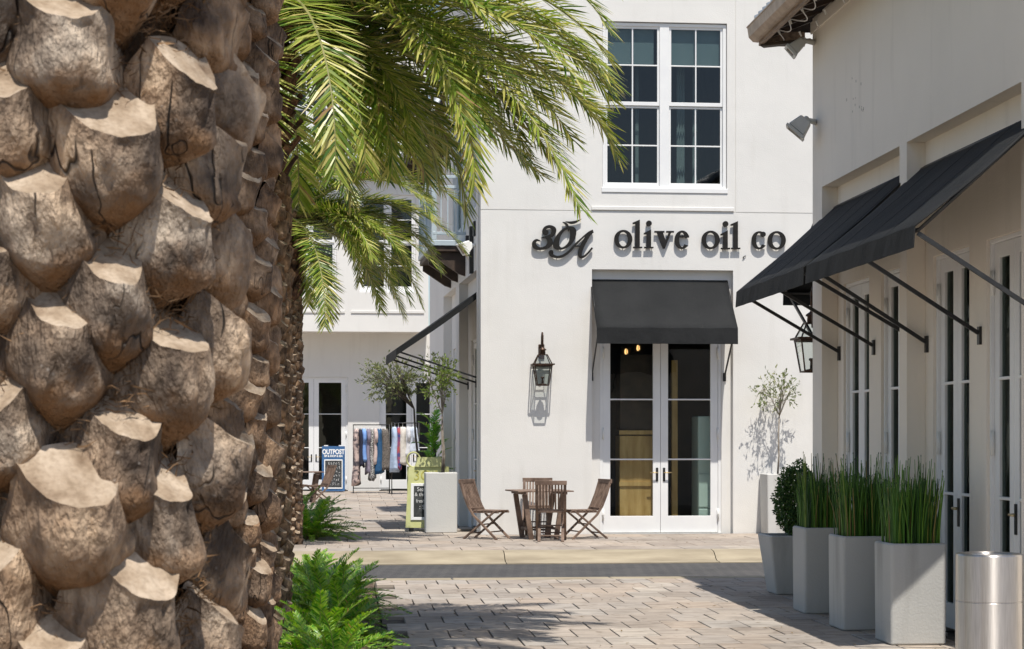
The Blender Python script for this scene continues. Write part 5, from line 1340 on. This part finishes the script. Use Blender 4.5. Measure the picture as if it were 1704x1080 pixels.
def frond_mesh(L, e0, droop, seed, n_=96, ll=0.37, lw=0.018, age=0.4, side=0.0, leafmat='palm_leaf', vee=(-8, 30), a_base=74, a_tip=34, rach=0.016, start=0.12, grav=0.13, pw=1.4):
    rg = random.Random(seed); mb = MB(); N = 26
    pts, p = [], Vector((0, 0, 0)); yaw = 0
    for i in range(N + 1):
        pts.append(p.copy())
        t = i / N
        e = max(math.radians(e0 - droop * t ** pw), -1.65)
        yaw = side * t
        p = p + Vector((math.cos(e) * math.cos(yaw), math.cos(e) * math.sin(yaw), math.sin(e))) * (L / N)
    mb.tube(pts, [rach * (1 - 0.85 * (i / N)) + 0.001 for i in range(N + 1)], 5, 1)
    def frame(t):
        f = t * N; i = min(int(f), N - 1); q = pts[i].lerp(pts[i + 1], f - i)
        T = (pts[i + 1] - pts[i]).normalized()
        B = T.cross(Vector((0, 0, 1)))
        B = Vector((0, -1, 0)) if B.length < 0.15 else B.normalized()
        B = (B + Vector((0, -1, 0)) * 0.6).normalized()
        B = (B - T * B.dot(T)).normalized()
        return q, T, B, B.cross(T).normalized()
    for k in range(n_):
        t = start + (1 - start) * (k + rg.uniform(-0.3, 0.3)) / n_
        t = min(max(t, 0.02), 0.995)
        q, T, B, Nn = frame(t)
        u = (t - start) / (1 - start)
        ln0 = ll * (0.45 + 0.55 * math.sin(min(u / 0.35, 1) * math.pi / 2)) * (1.0 if u < 0.6 else 1.0 - 0.55 * ((u - 0.6) / 0.4) ** 1.5)
        a0 = a_base + (a_tip - a_base) * u
        for sd_ in (-1, 1):
            a = math.radians(a0 + rg.gauss(0, 4.5)); v_ = math.radians(rg.uniform(*vee))
            ln = ln0 * rg.uniform(0.82, 1.12)
            d = T * math.cos(a) + (B * sd_ * math.cos(v_) + Nn * math.sin(v_)) * math.sin(a)
            d2 = (d + Vector((0, 0, -grav * rg.uniform(0.5, 1.3)))).normalized()
            wv = d.cross(Nn)
            wv = (wv.normalized() + Nn * rg.uniform(-0.45, 0.45)).normalized() * lw * 0.5
            m_ = q + d * ln * 0.45; e_ = m_ + d2 * ln * 0.55; m2 = m_.lerp(e_, 0.55)
            tt = min(0.86, max(0, rg.gauss(age, 0.22) + 0.10 * u))
            if rg.random() < 0.035: tt = rg.uniform(0.88, 1.0)
            b0 = len(mb.v)
            mb.add([q - wv * 0.6, q + wv * 0.6, m_ + wv, m_ - wv, m2 + wv * 0.7, m2 - wv * 0.7, e_], [(0, 1, 2, 3), (3, 2, 4, 5), (5, 4, 6)], 0, tt)
            if rg.random() < 0.5: mb.t[-1] = min(1.0, tt + 0.25)
    return mb.mesh('frond', [M[leafmat], M['rachis']], smooth=False)

M['fibre_hair'] = simple('loose_palm_fibre', (0.09, 0.048, 0.02), (0.25, 0.145, 0.07), 0.9, 25)
BOOT = {}
for nm, mt in (('boot', 'boot'), ('brown', 'boot_brown')):
    BOOT[nm] = [boot_mesh(k + (0 if nm == 'boot' else 40), 0.146, 0.132, 0.040, 0.084, 0.86, [M[mt], M['cut']], 17, 22) for k in range(9)]
BOOT['small'] = [boot_mesh(k + 70, 0.125, 0.125, 0.045, 0.065, 0.7, [M['boot_brown'], M['cut']], 7, 8) for k in range(5)]
BOOT['young'] = [boot_mesh(k + 90, 0.085, 0.20, 0.13, 0.028, 0.6, [M['boot_young'], M['boot_brown']], 7, 8) for k in range(5)]

def palm(label, x, y, H, core, ncol, pitch, kind, zvis, seed, zshift=0.0, tilt=0.0, crown=None, young_from=99, hairs=0):
    rg = random.Random(seed)
    t = thing('date_palm', label, 'palm tree', (x, y, 0.13), 0, 'date palms in the planting strip')
    t.rotation_euler = (0, tilt, 0)
    # fibrous core
    mb = MB(); NZ, NR = int(H / 0.06), 28; vs, fs = [], []
    for i in range(NZ + 1):
        for k in range(NR):
            a = 2 * math.pi * k / NR
            z = H * i / NZ
            r_ = core * (1 + 0.10 * noise.noise(Vector((math.cos(a) * 3, math.sin(a) * 3, z * 9 + seed)))) + (0.05 * max(0, (z - H + 0.5)) if z > H - 0.5 else 0)
            vs.append((r_ * math.cos(a), r_ * math.sin(a), z))
    for i in range(NZ):
        for k in range(NR):
            k2 = (k + 1) % NR; fs.append((i * NR + k, i * NR + k2, (i + 1) * NR + k2, (i + 1) * NR + k))
    fs.append(tuple(NZ * NR + k for k in range(NR)))
    mb.add(vs, fs); mb.build('trunk', M['fibre'], t, smooth=True)
    back = math.atan2(-y, -x)                      # towards the viewer's side of the street
    rest = []
    for c in range(ncol):
        a = back + 2 * math.pi * c / ncol
        z = -0.2 + ((c * 0.44) % 1.0) * pitch + zshift
        while z < H - 0.05:
            yg = z > young_from
            bank = BOOT['young'] if yg else BOOT[kind]
            da = (a - back + math.pi) % (2 * math.pi) - math.pi
            me = rg.choice(bank)
            aa = a + rg.gauss(0, 0.05); zz = z + rg.gauss(0, 0.014)
            sc = rg.uniform(0.90, 1.12)
            S3 = (sc, sc * rg.uniform(0.94, 1.08), sc * rg.uniform(0.93, 1.10))
            rot = (rg.gauss(0, 0.10), rg.gauss(0, 0.07), aa + rg.gauss(0, 0.08))
            loc = ((core - 0.012) * math.cos(aa), (core - 0.012) * math.sin(aa), zz)
            if zvis[0] <= z <= zvis[1] and abs(da) < 1.95: inst('leaf_base', me, t, loc, rot, S3)
            elif z > -0.05: rest.append((me, loc, rot, S3))
            z += pitch
    # the ones out of sight, round the back and high up, joined
    if rest:
        bm = bmesh.new()
        from mathutils import Euler
        for me, loc, rot, S3 in rest[::1]:
            mt = Matrix.LocRotScale(Vector(loc), Euler(rot), Vector(S3))
            n0 = len(bm.verts); bm.from_mesh(me); bm.verts.ensure_lookup_table()
            for v_ in bm.verts[n0:]: v_.co = mt @ v_.co
        mm = bpy.data.meshes.new('leaf_base_mass'); bm.to_mesh(mm); bm.free()
        for q in (bank[0].materials[0] if young_from > 50 else M['boot_brown'], M['cut']): mm.materials.append(q)
        tag(inst('leaf_base_mass', mm, t), kind='stuff')
    if hairs:
        mb = MB()
        for k in range(hairs):
            a = back + rg.uniform(-1.9, 1.9); z = rg.uniform(zvis[0] - 0.1, zvis[1] + 0.1); r0 = core * rg.uniform(1.0, 1.22) + 0.004
            p = Vector((r0 * math.cos(a), r0 * math.sin(a), z)); out = Vector((math.cos(a), math.sin(a), 0)); tn = Vector((-math.sin(a), math.cos(a), 0))
            d1 = out * rg.uniform(0.1, 0.9) + tn * rg.gauss(0, 0.8) + Vector((0, 0, rg.gauss(0.3, 0.7))); d1.normalize()
            d2 = (d1 + rvec(rg) * 0.9).normalized(); ln = rg.uniform(0.012, 0.042); w_ = tn.cross(d1).normalized() * rg.uniform(0.0005, 0.0014)
            q = p + d1 * ln * 0.5; e = q + d2 * ln * 0.5
            mb.add([p - w_, p + w_, q + w_, q - w_, e], [(0, 1, 2, 3), (3, 2, 4)])
        tag(mb.build('loose_fibre', M['fibre_hair'], t), kind='stuff')
    if crown:
        for (me, az, dz) in crown: inst('frond', me, t, (0.05 * math.cos(az), 0.05 * math.sin(az), H - 0.10 + dz), (0, 0, az))
    return t

def crown_set(n_, L, seed, extra=(), e_hi=82, e_lo=-38, clear=0):
    rg = random.Random(seed); out = []
    for i in range(n_):
        rank = i / (n_ - 1)
        e0 = e_hi + (e_lo - e_hi) * rank ** 0.85 + rg.gauss(0, 5)
        dr = 62 + 34 * math.sin(rank * math.pi) + rg.gauss(0, 9)
        ln = L * (0.72 + 0.28 * min(1, rank * 4)) * rg.uniform(0.9, 1.08)
        az = i * 2.39996 + rg.gauss(0, 0.08)
        aw = abs((az + math.pi) % (2 * math.pi) - math.pi)
        if aw < math.radians(clear) and rank > 0.35: continue
        if aw < math.radians(115) and rank > 0.8: ln *= 0.6
        out.append((frond_mesh(ln, e0, dr, seed * 100 + i, n_=int(40 * ln), age=0.38 + 0.2 * rank, side=rg.gauss(0, 0.12)), az, 0.16 * (1 - rank)))
    for k, (az, e0, dr, ln, pw) in enumerate(extra):
        out.append((frond_mesh(ln, e0, dr, seed * 100 + 80 + k, n_=int(47 * ln), age=0.52, side=rg.gauss(0, 0.06), pw=pw, lw=0.0175), math.radians(az), 0.05))
    return out
def JIT(seed, n_):
    rg = random.Random(seed)
    return [(rg.uniform(-50, 45), rg.uniform(-8, 20), rg.uniform(55, 95), rg.uniform(1.7, 2.7), rg.uniform(1.1, 1.7)) for k in range(n_)]
# fronds that arch out over the plaza on the street side (azimuth, start angle, droop, length)
front = [(-48, 16, 110, 3.0, 1.1), (-40, 2, 70, 3.4, 1.1), (-24, 9, 70, 2.91, 1.8), (16, 9, 80, 3.2, 1.8), (-40, -5, 60, 1.7, 1.1), (24, -40, 50, 1.5, 1.1), (40, -5, 40, 1.9, 1.1), (24, -12, 30, 2.6, 1.8), (32, 2, 22, 3.3, 1.8), (-40, 4, 60, 3.0, 1.8), (8, 16, 90, 2.2, 1.1), (4, 14, 66, 2.75, 1.7), (-12, 22, 84, 2.83, 1.6), (14, 20, 76, 3.01, 1.5), (-30, 12, 72, 3.01, 1.6), (28, 12, 70, 3.0, 1.6), (-4, 6, 62, 2.8, 1.5), (-20, 28, 92, 2.92, 1.6), (20, 2, 58, 2.7, 1.5), (0, -4, 60, 2.3, 1.3), (-52, 8, 84, 2.6, 1.3), (44, 18, 74, 2.8, 1.5), (-10, 30, 70, 3.3, 1.9), (8, 34, 80, 3.2, 1.9), (-48, -5, 90, 1.8, 1.1), (-32, -5, 80, 1.8, 1.1), (40, 16, 90, 2.2, 1.1), (48, -12, 70, 1.8, 1.8), (-48, 2, 100, 1.5, 1.1), (24, 9, 90, 2.6, 1.8), (52, -2, 75, 1.9, 1.4), (-56, -8, 85, 1.9, 1.2), (34, -14, 60, 1.9, 1.5), (10, -8, 78, 1.9, 1.2)] + JIT(3, 9)
CR3 = crown_set(40, 2.75, 3, front, clear=75)
palm('nearest date palm, its thick trunk of pale sawn leaf bases filling the left edge', -0.385, 2.5, 7.6, 0.166, 16, 0.200, 'boot', (0.9, 2.75), 1, zshift=0.03, hairs=30000, crown=[c for c in CR3[:-len(front)] if c[2] < 0.13])
palm('second date palm, its brown boots showing just behind the nearest trunk', -0.476, 6.5, 7.4, 0.155, 14, 0.180, 'brown', (0.0, 4.0), 2, hairs=6000, crown=[c for c in CR3[:-len(front)] if c[2] < 0.13])
palm('third date palm whose green fronds arch over the plaza', -0.62, 13.5, 4.75, 0.150, 15, 0.150, 'small', (0.1, 4.8), 3, crown=CR3, young_from=3.5)
CR4 = crown_set(34, 2.5, 4, [(16, 58, 120, 3.0, 1.8), (48, 44, 120, 2.2, 1.1), (48, -40, 60, 1.8, 1.8), (24, 9, 90, 2.2, 1.1), (8, 9, 80, 2.6, 1.8), (-48, 65, 130, 2.2, 1.8), (-48, -40, 70, 1.4, 1.1), (48, 30, 130, 2.2, 1.1), (0, 30, 100, 2.4, 1.4), (-20, 10, 85, 2.2, 1.3), (-10, -10, 60, 2.0, 1.3), (30, -5, 75, 2.0, 1.2)] + [(a_, e_ + 6, d_, l_ * 0.95, p_) for a_, e_, d_, l_, p_ in JIT(9, 15)] + [(10, 40, 95, 3.0, 1.5), (-12, 52, 105, 3.0, 1.5), (30, 48, 105, 2.9, 1.5), (-30, 36, 100, 2.8, 1.4), (4, 20, 80, 2.9, 1.5), (20, 64, 115, 3.1, 1.6), (-4, 70, 120, 3.2, 1.7), (40, 24, 95, 2.6, 1.4), (-18, -6, 70, 2.4, 1.3), (14, -14, 62, 2.4, 1.3)], clear=60)
palm('farthest date palm with feathery fronds hanging before the back shop', -0.85, 27.2, 4.95, 0.145, 14, 0.150, 'small', (0.1, 4.6), 4, crown=CR4, young_from=3.6)

# ------------------------------------------------------------------ coontie plants in the strip
CF = [frond_mesh(0.62, e, dr, 500 + k, n_=44, ll=0.072, lw=0.0115, age=0.62, side=0.1 * (k - 2), leafmat='coontie_leaf', vee=(5, 35), a_base=72, a_tip=40, rach=0.004, start=0.15, grav=0.1, pw=1.2) for k, (e, dr) in enumerate(((78, 45), (64, 55), (50, 60), (36, 60), (22, 55)))]
def coontie(label, x, y, sc, seed, z=0.135, group='coontie plants under the palms'):
    rg = random.Random(seed); t = thing('coontie_plant', label, 'plant', (x, y, z), rg.uniform(0, 6), group)
    for k in range(72):
        me = CF[min(4, int(5 * (k / 72) ** 0.75))]; s = sc * rg.uniform(0.62, 1.08)
        inst('frond', me, t, (rg.gauss(0, 0.05), rg.gauss(0, 0.05), -0.01), (rg.gauss(0, 0.12), rg.gauss(0, 0.12), k * 2.4 + rg.gauss(0, 0.2)), (s, s, s))
    MB().lathe([(0.07, -0.02), (0.09, 0.02), (0.05, 0.07), (0.01, 0.09)], 10).build('stem_base', M['fibre'], t, smooth=True)
for k, (x, y, s, lb) in enumerate(((-0.10, 12.1, 0.95, 'coontie plant lowest in the picture, at the foot of the strip'), (-0.22, 13.0, 1.0, 'coontie plant second from the bottom of the picture, in front of the third palm'), (-0.06, 14.2, 1.05, 'coontie plant reaching furthest over the plaza pavers'),
                                    (-0.2, 15.4, 1.05, 'coontie plant close behind the third palm trunk'), (-0.08, 16.6, 1.0, 'coontie plant in the middle of the green strip'), (-0.25, 17.8, 1.0, 'coontie plant at the far end of the strip by the road'), (-0.35, 19.0, 0.9, 'small coontie plant last before the kerb'))):
    coontie(lb, x, y, s, 60 + k)
for k, (px, Y, s, lb) in enumerate(((516, 28.5, 1.5, 'bright green coontie plant on the far pavement at the alley mouth'), (494, 29.6, 1.5, 'bright green coontie plant behind the trunks on the far pavement'))):
    coontie(lb, at_y(px, 800, Y).x, Y, s, 80 + k, GZ, 'coontie plants across the street')
# leafy plant behind the green sign
q = at_y(722, 740, 35.6)
t = thing('leafy_plant', 'bright green broad leaved plant between the green sign and the alley wall', 'plant', (q.x, 35.6, GZ), 0)
LF = [frond_mesh(1.0, e, dr, 700 + k, n_=15, ll=0.30, lw=0.055, age=0.5, leafmat='fern_leaf', vee=(0, 25), a_base=60, a_tip=25, rach=0.01, start=0.2, grav=0.3) for k, (e, dr) in enumerate(((85, 35), (70, 60), (55, 70)))]
for k in range(26):
    h_ = 0.3 + 1.5 * (k / 26)
    inst('frond', LF[k % 3], t, (0, 0, h_), (0, 0, k * 2.4), (0.5, 0.5, 0.5))
MB().tube([(0, 0, 0), (0.02, 0, 1.0), (0, 0.01, 1.9)], [0.05, 0.04, 0.025], 8).build('stem', M['twig_dark'], t, smooth=True)

# ------------------------------------------------------------------ fallen leaf scraps on the paving
rg = random.Random(77); mb = MB()
for k in range(170):
    if k < 110: x, y = rg.uniform(0.5, 4.4), rg.uniform(12.2, 20.0)
    else: x, y = rg.uniform(-1.0, 7.0), rg.uniform(26.2, 29.5)
    a = rg.uniform(0, 6.28)
    leaf_quad(mb, Vector((x, y, GZ + 0.006)), Vector((math.cos(a), math.sin(a), rg.uniform(0.0, 0.25))), Vector((0, 0, 1)), rg.uniform(0.03, 0.07), rg.uniform(0.008, 0.02), rg.random())
tag(mb.build('leaf_litter', simple('dry_leaf_scrap', (0.10, 0.065, 0.03), (0.24, 0.17, 0.08), 0.9, 20)), 'scattered dry leaf scraps on the pavers', 'leaf litter', kind='stuff')
